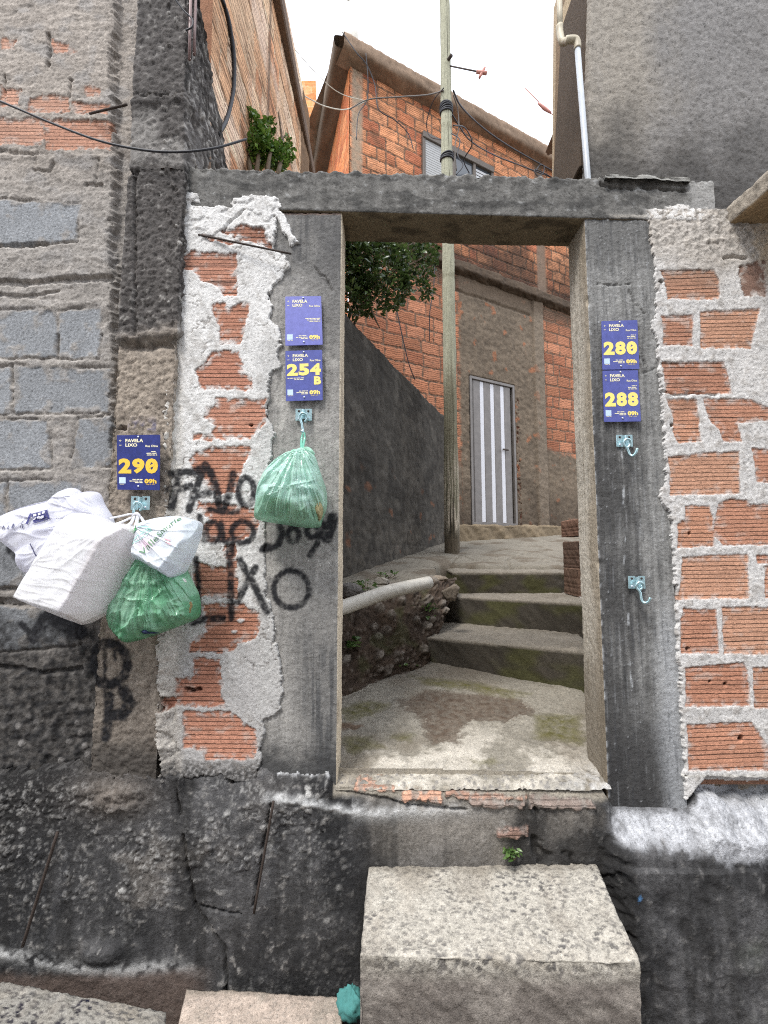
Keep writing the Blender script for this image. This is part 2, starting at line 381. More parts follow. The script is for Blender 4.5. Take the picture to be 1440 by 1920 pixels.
def bricks(U, V, X, Z, polys, seed, cols, tilt=0.0, wa=5.0, wb=2.5, fm=1.0):
    m = np.zeros(U.shape); gv = np.zeros(U.shape); c = full(X, cols[0]); sdm = np.full(U.shape, 1e3)
    wu = wobble(X, Z, seed, wa, wb)
    for k, p in enumerate(polys):
        p = np.asarray(p, float); lo = p.min(0) - 25; hi = p.max(0) + 25
        b = (U > lo[0]) & (U < hi[0]) & (V > lo[1]) & (V < hi[1])
        if not b.any(): continue
        s = sdp(U[b], V[b], p) + wu[b]; mm = sst(1.0, -1.0, s)
        sdm[b] = np.minimum(sdm[b], s)
        r = np.random.default_rng(seed * 100 + k); tl = tilt + r.normal(0, 0.012)
        on = mm > 0.001; idx = np.where(b); ii = tuple(i[on] for i in idx)
        m[ii] = np.maximum(m[ii], mm[on]); gv[ii] = Z[ii] - tl * X[ii] + r.random() * 0.1
        cc = np.asarray(cols[k % len(cols)]) * (0.92 + 0.16 * r.random())
        # fired clay varies in bands along the flutes and carries lime smears
        band = fbm(X[ii] * 3, gv[ii] * 60, seed + k, 3); smear = sst(0.25, 0.75, fbm(X[ii] * 14, Z[ii] * 22, seed + 50 + k, 4))
        cl = (cc * 0.66 + L(160, 140, 128) * 0.34) * 0.96 * (1 + 0.22 * band)[:, None]; c[ii] = cl * (1 - 0.45 * smear)[:, None] + np.array(L(205, 190, 178)) * (0.45 * smear)[:, None]
    film = sst(-15, 1, sdm) * sst(-0.05, 0.4, fbm(X * 34, Z * 34, seed + 77, 4)) * m; c = mixc(c, L(178, 168, 160), film * 0.75 * fm); m = m * (1 - 0.7 * film * fm)
    return m, gv, c, sdm

SPRAY = [  # spray-paint strokes on the sheet: (points, half width)
    ([(327, 890), (345, 886), (372, 886)], 6), ([(336, 893), (333, 920), (327, 953)], 5), ([(324, 919), (342, 917), (360, 912)], 6),
    ([(386, 872), (374, 905), (357, 956)], 6), ([(386, 873), (400, 895), (410, 925), (415, 957)], 6), ([(364, 932), (396, 924)], 6), ([(370, 884), (388, 878)], 8),
    ([(397, 884), (404, 915), (413, 956)], 5), ([(438, 889), (430, 930), (418, 960)], 6), ([(394, 955), (420, 961), (446, 961)], 4),
    ([(463 + 15 * math.cos(a), 922 + 26 * math.sin(a)) for a in np.linspace(0, 6.3, 17)], 5),
    ([(401 + 13 * math.cos(a), 998 + 19 * math.sin(a)) for a in np.linspace(0, 6.3, 15)], 4), ([(376, 968), (381, 995), (388, 1012)], 4), ([(415, 980), (421, 1016)], 4),
    ([(456 + 21 * math.cos(a), 998 + 20 * math.sin(a)) for a in np.linspace(0, 6.3, 15)], 4.5), ([(384, 1013), (410, 1014), (440, 1016)], 3.5), ([(433, 1016), (433, 1044)], 7),
    ([(524, 985), (530, 1000), (523, 1020), (510, 1028), (496, 1030)], 5), ([(495, 1030), (502, 1026)], 7),
    ([(550 + 11 * math.cos(a), 1003 + 13 * math.sin(a)) for a in np.linspace(0, 6.3, 13)], 4.5),
    ([(586 + 11 * math.cos(a), 996 + 12 * math.sin(a)) for a in np.linspace(0, 6.3, 13)], 4.5), ([(600, 984), (595, 1020), (581, 1041)], 4.5), ([(624, 972), (618, 992), (612, 1008)], 10), ([(607, 985), (607, 1005)], 8),
    ([(369, 1047), (373, 1090), (374, 1157)], 4.5), ([(362, 1166), (385, 1160), (418, 1158)], 6),
    ([(433, 1024), (433, 1080), (435, 1159)], 5.5), ([(451, 1050), (478, 1096), (492, 1128), (502, 1146)], 5.5), ([(480, 1064), (465, 1092), (447, 1127)], 5),
    ([(546 + 33 * math.cos(a), 1105 + 35 * math.sin(a)) for a in np.linspace(0, 6.3, 25)], 4.5),
    ([(212 + 35 * math.cos(a), 1241 + 38 * math.sin(a)) for a in np.linspace(0, 6.3, 25)], 8), ([(205, 1195), (206, 1302)], 2), ([(223, 1215), (225, 1233)], 2),
    ([(214, 1300), (212, 1340), (207, 1375)], 8), ([(240, 1290), (252, 1312), (238, 1335), (220, 1335)], 10),
    ([(62, 1195), (85, 1160), (100, 1148), (140, 1165)], 11), ([(100, 1160), (150, 1185)], 14), ([(40, 1170), (62, 1192)], 5), ([(20, 1030), (60, 1070)], 9)]
def spray(U, V, X, Z, c):
    m = np.zeros(U.shape); jit = 1.6 * fbm(X * 90, Z * 90, 401, 2)
    for pts, hw in SPRAY:
        p = np.asarray(pts, float); lo = p.min(0) - 26; hi = p.max(0) + 26
        b = (U > lo[0]) & (U < hi[0]) & (V > lo[1]) & (V < hi[1])
        if b.any():
            d = sdl(U[b], V[b], p) + jit[b]; m[b] = np.maximum(m[b], sst(hw + 4.2, hw - 1.6, d) * 0.97)
    m = m * np.clip(1.0 + 0.4 * fbm(X * 60, Z * 60, 77, 3) + 0.3 * fbm(X * 14, Z * 14, 78, 2), 0.4, 1)
    return mixc(c, L(34, 34, 37), m)

# ---------------------------------------------------------------- left block wall
BLOCKS = [[(-80, 372), (0, 375), (150, 385), (140, 450), (0, 462), (-80, 462)], [(-70, 583), (107, 583), (105, 668), (-70, 670)], [(110, 585), (190, 578), (183, 670), (108, 670)],
    [(25, 687), (207, 693), (203, 773), (27, 773)], [(-60, 690), (18, 690), (18, 775), (-60, 775)], [(-60, 787), (87, 790), (95, 877), (-60, 880)], [(148, 787), (213, 780), (207, 873), (132, 880)],
    [(15, 903), (150, 903), (150, 985), (15, 985)], [(-70, 905), (8, 905), (8, 985), (-70, 985)], [(-70, 1000), (88, 1010), (90, 1100), (-70, 1100)], [(95, 1005), (150, 1005), (150, 1100), (97, 1100)],
    [(-70, 1135), (0, 1137), (128, 1148), (149, 1207), (0, 1222), (-70, 1222)]]
LBRICKS = [[(-70, 218), (0, 220), (82, 222), (80, 272), (-70, 268)], [(84, 222), (208, 226), (207, 282), (82, 280)], [(55, 182), (88, 176), (128, 182), (130, 211), (50, 212)], [(135, 190), (205, 195), (200, 213), (138, 213)],
    [(2, 160), (40, 170), (36, 200), (0, 196)], [(94, 72), (130, 82), (142, 98), (100, 98)], [(4, 70), (30, 74), (26, 92), (0, 90)], [(160, 160), (190, 165), (188, 182), (158, 178)]]
def f_blocks(X, Z, U, V):
    c = full(X, L(153, 147, 140)) * (1 - sst(420, 250, V)[..., None] * np.array([-.05, -.01, .03])); n1 = fbm(X * 6, Z * 6, 3, 4); n2 = fbm(X * 38, Z * 38, 5, 5); n4 = fbm(X * 9, Z * 34, 8, 4)
    c = c * (1 + 0.16 * n1 + 0.20 * n2)[..., None]
    c = mixc(c, L(150, 146, 142), sst(0.0, 0.6, fbm(X * 9, Z * 13, 21, 3)) * 0.6)
    h = 0.003 * n4 + 0.003 * n2 + 0.003 * fbm(X * 95, Z * 95, 9, 3) + 0.004 * n1
    c = c * (1 + 0.22 * fbm(X * 110, Z * 110, 10, 3) + 0.10 * n4)[..., None]; c = mixc(c, L(96, 90, 84), sst(0.25, 0.7, fbm(X * 22, Z * 40, 22, 4)) * 0.55)
    # beds left proud between the courses
    crs = (V - 285) / 98.0; bed = np.exp(-((np.abs(crs - np.round(crs)) * 98 - 4 + 7 * n1) / 12) ** 2)
    h = h + 0.004 * bed * (V > 290)
    m = np.zeros(X.shape); wu = wobble(X, Z, 31, 5, 2.5)
    for k, p in enumerate(BLOCKS):
        p = np.array(p, float); s = sdp(U, V, p) + wu * 0.7; mm = sst(1.5, -2.0, s) * (1 - 0.75 * sst(0.05, 0.5, fbm(X * 16, Z * 16, 200 + k, 4) + 0.5 * sst(-22, 0, s) - .25)); r = np.random.default_rng(k + 5)
        bc = L(140, 142, 144) * (0.86 + 0.22 * r.random()); sp = perlin(X * 210, Z * 210, 60 + k); sp2 = perlin(X * 130, Z * 130, 90 + k)
        bcol = np.asarray(bc) * (1 + 0.34 * sp + 0.24 * sp2 + 0.12 * fbm(X * 10, Z * 10, k, 3))[..., None]
        c = c * (1 - mm)[..., None] + bcol * mm[..., None]
        h = h * (1 - mm) + (-0.002 + 0.0012 * sp2 + 0.002 * fbm(X * 9, Z * 9, k, 2)) * mm
        bot = np.exp(-((s - 3) / 2.6) ** 2) * sst(-0.35, 0.35, fbm(X * 8, Z * 8, 44 + k, 2) + 0.35 * (V > p[:, 1].mean()))
        h = h - 0.013 * bot; m = np.maximum(m, mm)
    bm, gv, bc, s = bricks(U, V, X, Z, LBRICKS, 12, [L(205, 150, 122), L(198, 138, 108)], -0.02)
    c = c * (1 - bm)[..., None] + bc * bm[..., None]; h = h * (1 - bm) - 0.006 * bm
    # open joints and slots
    for pts, wd, dp in [([(0, 283), (60, 290)], 3, .01), ([(90, 62), (92, 92), (89, 122)], 2.5, .02), ([(-10, 461), (84, 457)], 4, .02), ([(133, 150), (131, 180)], 2, .015), ([(8, 140), (8, 185)], 2, .015),
        ([(-10, 528), (60, 531), (120, 524), (205, 520)], 6, .022), ([(0, 553), (60, 556), (110, 546)], 4, .012), ([(60, 317), (95, 322), (100, 300)], 2.5, .01), ([(160, 345), (190, 346)], 2.5, .012),
        ([(178, 345), (186, 300)], 2, .008), ([(63, 318), (70, 283)], 2, .008), ([(0, 1128), (70, 1132), (150, 1140)], 5, .018), ([(-10, 1105), (150, 1112)], 4, .015), ([(0, 1250), (80, 1262), (150, 1255)], 5, .02)]:
        d = sdl(U, V, pts) + 3 * n2 + 2 * n1; g = sst(wd + 1.5, wd - 1.5, d); h = h - dp * g
    # the wall is black with mould towards the gutter
    mould = sst(960, 1290, V + 130 * n1 + 50 * n2); c = mixc(c, L(40, 39, 39), mould * (0.88 + 0.3 * n2).clip(0, 1))
    rub = sst(1205, 1300, V + 25 * n1); h = h + rub * (0.009 * fbm(X * 24, Z * 24, 71, 5) + 0.006 * fbm(X * 6, Z * 6, 73, 2))
    f1, f2, idr = worley(X * 30, Z * 30, 15); peb = sst(0.42, 0.2, f1) * (idr > 0.45) * sst(1270, 1420, V); h = h + 0.004 * peb
    c = mixc(c, L(138, 134, 130), peb * (idr > 0.8) * 0.8)
    h = h * 0.68 - 0.03 * sst(205, 219, U + 8 * n2 + 10 * n1)
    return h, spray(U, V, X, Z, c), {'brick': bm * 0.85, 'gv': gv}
zt = P(0, -40)[2] + 0.35
patch('block_wall', P(-130, 900)[0], P(222, 900)[0], P(0, 1450)[2], zt, 0.0, 0.0045, f_blocks, M_WALL)
bw = bpy.data.objects['block_wall']; tag(bw, 'grey concrete block wall with crumbling mortar beside the dark pillar', 'wall')
V_, F_ = box_geo((P(-130, 900)[0] + 0.21, 0.13, 1.8), (0.2, 0, 0), (0, 0.09, 0), (0, 0, 2.0)); raw_mesh('wall_core', V_, F_, M_CONC, bw, np.tile(L(120, 112, 104), (len(V_), 1)), smooth=False)

# ---------------------------------------------------------------- dark pillar at the corner of the left house
def f_pillar(Q, N, s, t):
    X, Z = Q[..., 0], Q[..., 2]; S = s + X * 0; U, V = sheet(X, Z); k = 1.0
    n1 = fbm(S * 5, Z * 5, 2, 4); n2 = fbm(S * 40, Z * 40, 6, 5); n3 = fbm(S * 8, Z * 1.2, 9, 3)
    side = np.clip(N[..., 0], 0, 1) * (N[..., 0] > 0.5)
    c = full(X, L(84, 80, 77)) * (1 + 0.25 * n1 + 0.25 * n2 + 0.16 * n3)[..., None]
    c = mixc(c, L(150, 146, 140), sst(0.35, 0.8, n2 + 0.3 * n3) * 0.7)
    c = mixc(c, L(140, 136, 131), sst(200, 260, V) * sst(345, 300, V) * sst(0.1, -0.3, n1) * 0.8)
    low = sst(606, 690, V + 30 * n1 + 14 * n2); c = mixc(c, np.asarray(L(158, 146, 132)) * 1.0, low * (1 - 0.35 * sst(1150, 1400, V)) * (0.9 + 0.1 * n2))
    c = c * (1 + 0.14 * n2 * low)[..., None]
    f1, f2, idr = worley(S * 52 + n2, Z * 30 + n1, 4); peb = sst(0.40, 0.18, f1) * (idr > 0.72)
    up = 1 - low; edge = sst(305, 322, U) * (side < 0.5)
    pb = peb * np.clip(up * (0.35 + edge + side * 1.2), 0, 1); h = 0.006 * pb + 0.005 * n2 + 0.003 * n1 + 0.003 * fbm(S * 90, Z * 90, 7, 3)
    c = mixc(c, L(178, 174, 168), pb * (idr > 0.93) * 0.8)
    c = c * (1 + 0.2 * fbm(S * 120, Z * 60, 17, 3))[..., None]; c = mixc(c, L(112, 102, 92), low * sst(0.1, 0.6, fbm(S * 12, Z * 8, 18, 4)) * 0.6)
    h = h - 0.008 * low + 0.012 * np.exp(-((V - 205 + 10 * n1) / 10) ** 2) - 0.016 * sst(0.1, 0.4, n1 + n2) * np.exp(-((V - 196) / 9) ** 2) - 0.015 * np.exp(-((V - 336 + 6 * n2) / 5) ** 2) * (U < 270)
    h = h - 0.018 * np.exp(-((V - 655 + 14 * n1) / 9) ** 2) * sst(225, 260, U) + 0.010 * np.exp(-((V - 640 + 14 * n1) / 8) ** 2)
    gr = np.exp(-((U - 262 + 3 * n2) / 2.6) ** 2) * (V > 345) * (V < 640); h = h - 0.012 * gr
    gr2 = np.exp(-((U - 233 + 2 * n2) / 2) ** 2) * (V > 480) * (V < 590); h = h + 0.004 * gr2; c = mixc(c, L(150, 142, 132), gr2 * 0.7)
    h = h + side * (0.011 * fbm(S * 18, Z * 12, 51, 5)); cb_ = side * sst(0.25, 0.55, fbm(S * 40, Z * 24, 52, 3)); c = mixc(c, L(190, 186, 180), cb_ * 0.6); c = mixc(c, L(44, 42, 40), side * sst(-0.1, -0.5, n2 + n1) * 0.7)
    h = h - 0.02 * np.exp(-((V - 805 + 6 * n1) / 8) ** 2) * (U < 245) * (low > 0.5) * sst(0, .3, n2)
    c = mixc(c, L(70, 66, 62), sst(1350, 1450, V + 60 * n1 + 25 * n2) * 0.9)
    st = np.clip(sst(0.05, 0.5, n1 + 0.6 * n2), 0, 1) * (V > 770) * (V < 830) * (U > 235) * (U < 300); c = mixc(c, L(62, 72, 130), st * np.exp(-((V - 806) / 12) ** 2) * 0.7)
    c = mixc(c, L(120, 117, 114), side * sst(0.2, 0.7, n1) * 0.5)
    return h, spray(U, V, X, Z, c), {}
yp = -0.035
def pil(z, xl, xr, yback, xs):
    return [(xl, 0.05, z), (xl, yp, z), (xr, yp, z), (xs, yback, z)]
zb_, zm_ = P(200, 1452)[2], P(200, 330)[2]
xl_, xr_ = P(209, 900, yp)[0], P(323, 900, yp)[0]
hp = empty('house', (-1.4, 1.2, 0.6)); tag(hp, 'red brick house on the left with fluted side wall and dark concrete corner pillar', 'house')
loft('pillar', pil(zb_, xl_ - 0.03, xr_ - 0.01, 0.03, xr_ - 0.01), pil(zm_, xl_, xr_, 0.03, xr_), 0.0045, f_pillar, M_WALL, hp, 2)
loft('pillar', pil(zm_ - 0.004, xl_, xr_, 0.62, xr_ + 0.03), pil(P(0, -26)[2], xl_, xr_ - 0.03, -0.028, xr_ + 0.004), 0.0055, f_pillar, M_WALL, hp, 2)

# side wall of that house, seen at a glancing angle
def brick_wall_fn(row, ln, joint, cols, mortar, seed, dirt=None, off=0.0, hb=0.004, rag=0.006, slope=0.0):
    def f(S, Z):
        wz = 0.016 * fbm(S * 2.2, Z * 2.2, seed, 3) + 0.006 * fbm(S * 14, Z * 14, seed + 1, 2); z = Z + wz; s_ = S + off + 0.010 * fbm(S * 3, Z * 3, seed + 2, 3)
        r = np.floor(z / row).astype(np.int64); sh = rnd(r, r * 0, seed + 4) * 0.5 + 0.5 * (r % 2) * 0.9
        u = s_ / ln + sh; k = np.floor(u).astype(np.int64); half = rnd(k, r, seed + 7) > 0.8
        fu = (u - k) * ln; fv = (z / row - r) * row; fu = np.where(half, np.mod(fu, ln / 2), fu); L_ = np.where(half, ln / 2, ln)
        e = np.minimum(np.minimum(fu, L_ - fu), np.minimum(fv, row - fv)) - joint / 2 + rag * fbm(S * 26, Z * 26, seed + 3, 3)
        m = sst(-0.003, 0.003, e); rc = rnd(k * 2 + (half & (np.mod((u - k) * ln, ln) > ln / 2)), r, seed + 11); rv = rnd(k + 77, r, seed + 12)
        c = full(S, cols[0])
        for q in range(1, len(cols)): c = mixc(c, cols[q], (rc > q / len(cols)) * 1.0)
        c = c * (0.82 + 0.36 * rv)[..., None] * (1 + 0.16 * fbm(S * 4, z * 50, seed + 20, 3))[..., None]
        mc = np.asarray(mortar) * (1 + 0.25 * fbm(S * 16, Z * 16, seed + 30, 4))[..., None]
        smear = sst(0.35, 0.8, fbm(S * 6, Z * 9, seed + 31, 4)) * 0.55
        m2 = m * (1 - smear); c = c * m2[..., None] + mc * (1 - m2)[..., None]
        h = hb * m + 0.006 * (1 - m) * fbm(S * 22, Z * 22, seed + 33, 4)
        return h, c, m2, z - np.asarray(slope) * S
    return f
bf_l = brick_wall_fn(0.175, 0.27, 0.014, [L(232, 194, 158), L(214, 168, 130), L(240, 206, 176), L(206, 150, 112)], L(190, 168, 142), 40, rag=0.005)
def f_leftside(Q, N, s, t):
    Yq, Z = Q[..., 1], Q[..., 2]; h, c, m, gv = bf_l(Yq, Z); n1 = fbm(Yq * 3, Z * 3, 4, 4); n2 = fbm(Yq * 9, Z * 40, 14, 4)
    c = c * (1 + 0.22 * n2 + 0.40 * fbm(Yq * 1.3, gv * 48, 63, 3))[..., None]; c = mixc(c, L(120, 90, 68), sst(0.12, 0.5, fbm(Yq * 4, Z * 40, 60, 4)) * 0.8)
    c = mixc(c, L(222, 196, 176), sst(0.1, 0.6, fbm(Yq * 2, Z * 3, 61, 3)) * 0.5)
    edge = sst(0.62, 0.35, Yq + 0.14 * n1 + 0.55 * (Z - 2.6)); c = mixc(c, L(88, 82, 76), edge * 0.9); h = h + edge * 0.014 * fbm(Yq * 18, Z * 12, 62, 4)
    c = mixc(c, L(104, 90, 78), np.exp(-((Yq - 1.02) / 0.03) ** 2) * 0.8)
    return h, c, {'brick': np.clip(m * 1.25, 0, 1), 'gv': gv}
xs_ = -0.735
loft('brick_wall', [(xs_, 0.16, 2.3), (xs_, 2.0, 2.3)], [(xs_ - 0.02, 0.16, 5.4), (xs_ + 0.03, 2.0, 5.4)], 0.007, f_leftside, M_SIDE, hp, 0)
def f_grim(c0, s=1, a=0.3, h0=0.006, sc_=9):
    def f(Q, N, s_, t):
        X, Yq, Z = Q[..., 0], Q[..., 1], Q[..., 2]; n = fbm((X + Yq) * sc_, Z * sc_, s, 5); n2 = fbm((X + Yq) * 2, Z * 2 + Yq, s + 4, 3)
        return h0 * n, full(X, c0) * (1 + a * n + a * n2)[..., None], {}
    return f
loft('corner_column', [(xs_ - 0.02, 1.97, 1.2), (xs_ + 0.035, 1.97, 1.2), (xs_ + 0.05, 2.28, 1.2), (xs_ - 0.2, 2.3, 1.2)], [(xs_ - 0.02, 1.97, 5.4), (xs_ + 0.035, 1.97, 5.4), (xs_ + 0.05, 2.28, 5.4), (xs_ - 0.2, 2.3, 5.4)], 0.012, f_grim(L(122, 98, 76)), M_CONC, hp, 2)
V_, F_ = box_geo((-1.5, 1.35, 5.05), (0.83, 0, 0), (0, 1.2, 0), (0, 0, 0.06), 0.01); raw_mesh('roof', V_, F_, M_CONC, hp, np.tile(L(112, 95, 82), (len(V_), 1)), smooth=False)
V_, F_ = box_geo((-1.6, 1.2, 2.6), (0.84, 0, 0), (0, 0.95, 0), (0, 0, 2.38)); raw_mesh('back_walls', V_, F_, M_CONC, hp, np.tile(L(150, 110, 85), (len(V_), 1)), smooth=False)

# ---------------------------------------------------------------- plastered brick panel left of the doorway
LP = [[(415, 436), (455, 425), (497, 432), (510, 467), (484, 460), (440, 450)], [(372, 440), (440, 458), (452, 458), (430, 462), (398, 454)],
    [(345, 480), (362, 474), (445, 476), (444, 556), (422, 555), (405, 540), (382, 529), (360, 510), (333, 505)],
    [(396, 575), (420, 570), (430, 578), (442, 576), (452, 570), (467, 572), (468, 597), (460, 602), (460, 627), (452, 645), (416, 646), (414, 615), (400, 590)],
    [(397, 660), (450, 660), (455, 695), (472, 710), (471, 730), (462, 735), (377, 730), (375, 705), (366, 697), (385, 680)],
    [(405, 748), (500, 750), (500, 792), (469, 826), (365, 826), (364, 814), (396, 815), (407, 800), (385, 784), (386, 763), (404, 761)],
    [(365, 847), (396, 840), (469, 836), (467, 855), (459, 875), (451, 896), (446, 922), (409, 930), (386, 907), (368, 881), (356, 865)],
    [(372, 940), (480, 953), (487, 982), (487, 1000), (446, 1016), (389, 1016), (378, 1000), (391, 974), (370, 956)],
    [(422, 1021), (442, 1021), (448, 1078), (446, 1122), (373, 1117), (361, 1065), (365, 1052), (425, 1063)],
    [(375, 1133), (456, 1131), (490, 1149), (493, 1170), (480, 1198), (446, 1206), (440, 1224), (357, 1222), (355, 1206), (388, 1183), (388, 1162)],
    [(364, 1231), (413, 1236), (422, 1324), (333, 1324), (307, 1327), (309, 1302), (333, 1307), (333, 1271), (367, 1267)],
    [(342, 1333), (431, 1333), (480, 1364), (484, 1400), (476, 1422), (387, 1422), (382, 1409), (347, 1400)]]
XB = ([300, 380, 396, 470, 480, 500, 528, 535, 560, 600, 612, 690, 700, 740, 760, 820, 835, 900, 1030, 1100, 1150, 1200, 1240, 1330, 1350, 1400, 1440, 1480],
      [530, 532, 522, 514, 536, 545, 522, 510, 508, 510, 526, 527, 508, 508, 500, 516, 512, 506, 496, 500, 512, 516, 530, 530, 497, 492, 486, 480])
YT = ([300, 330, 372, 380, 430, 440, 480, 520, 535, 560], [362, 362, 364, 386, 386, 373, 367, 372, 396, 400])
PATCH = [(513, 390), (532, 398), (547, 430), (562, 457), (546, 463), (527, 432)]
def f_panel(X, Z, U, V):
    n1 = fbm(X * 5, Z * 5, 1, 4); n2 = fbm(X * 30, Z * 30, 2, 5); n3 = fbm(X * 90, Z * 90, 3, 3); ang = fbm(X * 14 + Z * 9, Z * 5 - X * 4, 4, 3)
    rg = 7 * fbm(X * 22, Z * 22, 8, 3) + 4 * n3
    c = full(X, L(218, 216, 212)) * (1 + 0.07 * n1 + 0.08 * n2)[..., None]
    c = mixc(c, L(176, 172, 166), sst(0.05, 0.55, ang + 0.4 * n2) * 0.55)
    c = mixc(c, L(172, 169, 166), sst(1080, 1300, V + 80 * n1) * 0.85); c = mixc(c, L(186, 184, 180), sst(470, 500, U) * 0.7 * (V > 640))
    c = mixc(c, L(188, 178, 162), sst(352, 330, U + 8 * n2) * 0.45)
    c = mixc(c, L(78, 76, 74), sst(1405, 1450, V + 24 * n2 + 16 * n1) * (0.85 + n3).clip(0, 1))
    c = mixc(c, L(132, 130, 128), sst(0.35, 0.8, fbm(X * 10, Z * 6, 30, 4)) * sst(520, 380, V) * 0.8)
    h = 0.0028 + 0.0013 * n1 + 0.0012 * ang + 0.0008 * n2 + 0.0010 * n3
    h = h + (0.010 * sst(346, 320, U + 6 * n2) * (0.6 + n2) + 0.021 * sst(334, 310, U + 8 * n1)) * sst(640, 760, V + 40 * n1)
    # two skins of plaster: the upper torn edges stand proud
    tear = fbm(X * 7 + Z * 8, Z * 12 - X * 9, 33, 3); lay = sst(-0.03, 0.02, tear) * sst(480, 440, V); h = h + 0.0035 * lay
    m, gv, bc, s = bricks(U, V, X, Z, LP, 7, [L(194, 124, 92), L(188, 118, 88), L(200, 132, 102)], -0.004)
    top = np.clip(sst(520, 430, V), 0, 1)[..., None]; bc = bc * (1 - 0.35 * top)
    soot = sst(0.1, 0.6, fbm(X * 4, gv * 55, 19, 2)) * (V < 560) * 0.6; bc = mixc(bc, L(92, 70, 62), soot)
    rim = np.exp(-((s - 5) / 4.0) ** 2) * (1 - m); h = h + 0.0008 * rim; c = mixc(c, L(150, 144, 137), np.exp(-((s - 12) / 9.0) ** 2) * (1 - m) * sst(0.0, 0.5, n2 + 0.4 * n3) * 0.5)
    c = c * (1 + 0.10 * n3)[..., None]; fl = np.abs(fbm(X * 9, Z * 9, 39, 4)); crkl = sst(0.035, 0.008, fl) * sst(-.1, .3, n1); h = h - 0.0025 * crkl; c = mixc(c, L(128, 122, 116), crkl * 0.7)
    c = c * (1 - m)[..., None] + bc * m[..., None]; h = h * (1 - m) + (-0.0010) * m
    for q, r_ in [((472, 798), 3), ((421, 1161), 1), ((352, 1291), 6), ((362, 1294), 6), ((374, 1292), 6)]:
        hole = sst(r_ + 1, r_ - 1, np.hypot(U - q[0], (V - q[1]) * 1.5)); h = h - 0.02 * hole; c = mixc(c, L(40, 30, 26), hole * 0.6)
    for q in [((421, 1125), 3), ((452, 1163), 7), ((440, 1184), 6), ((396, 763), 5)]:
        d = np.hypot(U - q[0][0], (V - q[0][1]) * 1.6) + 3 * n3; g = sst(q[1] + 1, q[1] - 2, d); h = h * (1 - g) + 0.003 * g; c = mixc(c, L(205, 200, 195), g); m = m * (1 - g)
    d = sdl(U, V, [(362, 384), (378, 387), (412, 387), (435, 389)]) + 2 * n2; h = h - 0.01 * sst(3.5, 1, d)
    d = sdl(U, V, [(485, 372), (432, 420), (420, 437)]) + 2 * n2; h = h - 0.008 * sst(3, 0.5, d) * (V > 395)
    xl = 316 - 14 * sst(800, 1200, V) + 9 * fbm(X * 8, Z * 8, 47, 3) + 5 * n3 + 4 * n2; xb = np.interp(V, *XB) + rg; yt = np.interp(U, *YT) + 4 * n3 + 3 * n2
    keep = np.minimum(xb - U, V - yt); keep = np.maximum(keep, -(sdp(U, V, PATCH) + rg * 0.6))
    keep = np.minimum(keep, np.where(V > 400, U - xl, 99)); keep = np.minimum(keep, 1452 + 30 * n1 + 12 * n2 - V); k = sst(-1.5, 2.0, keep); h = h * k - np.where(U < 400, 0.045, 0.03) * (1 - k)
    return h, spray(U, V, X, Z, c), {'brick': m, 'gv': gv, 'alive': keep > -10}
pan = patch('brick_wall', P(286, 900)[0], P(572, 900)[0], P(0, 1462)[2], P(0, 352)[2], -0.006, 0.0036, f_panel, M_WALL)
tag(pan, 'narrow strip of hollow brick wall under flaking white plaster, sprayed with black graffiti', 'wall')
V_, F_ = box_geo((P(425, 900)[0], 0.10, P(0, 900)[2] + 0.05), (0.2, 0, 0), (0, 0.06, 0), (0, 0, 1.0)); raw_mesh('wall_core', V_, F_, M_CONC, pan, np.tile(L(140, 110, 95), (len(V_), 1)), smooth=False)

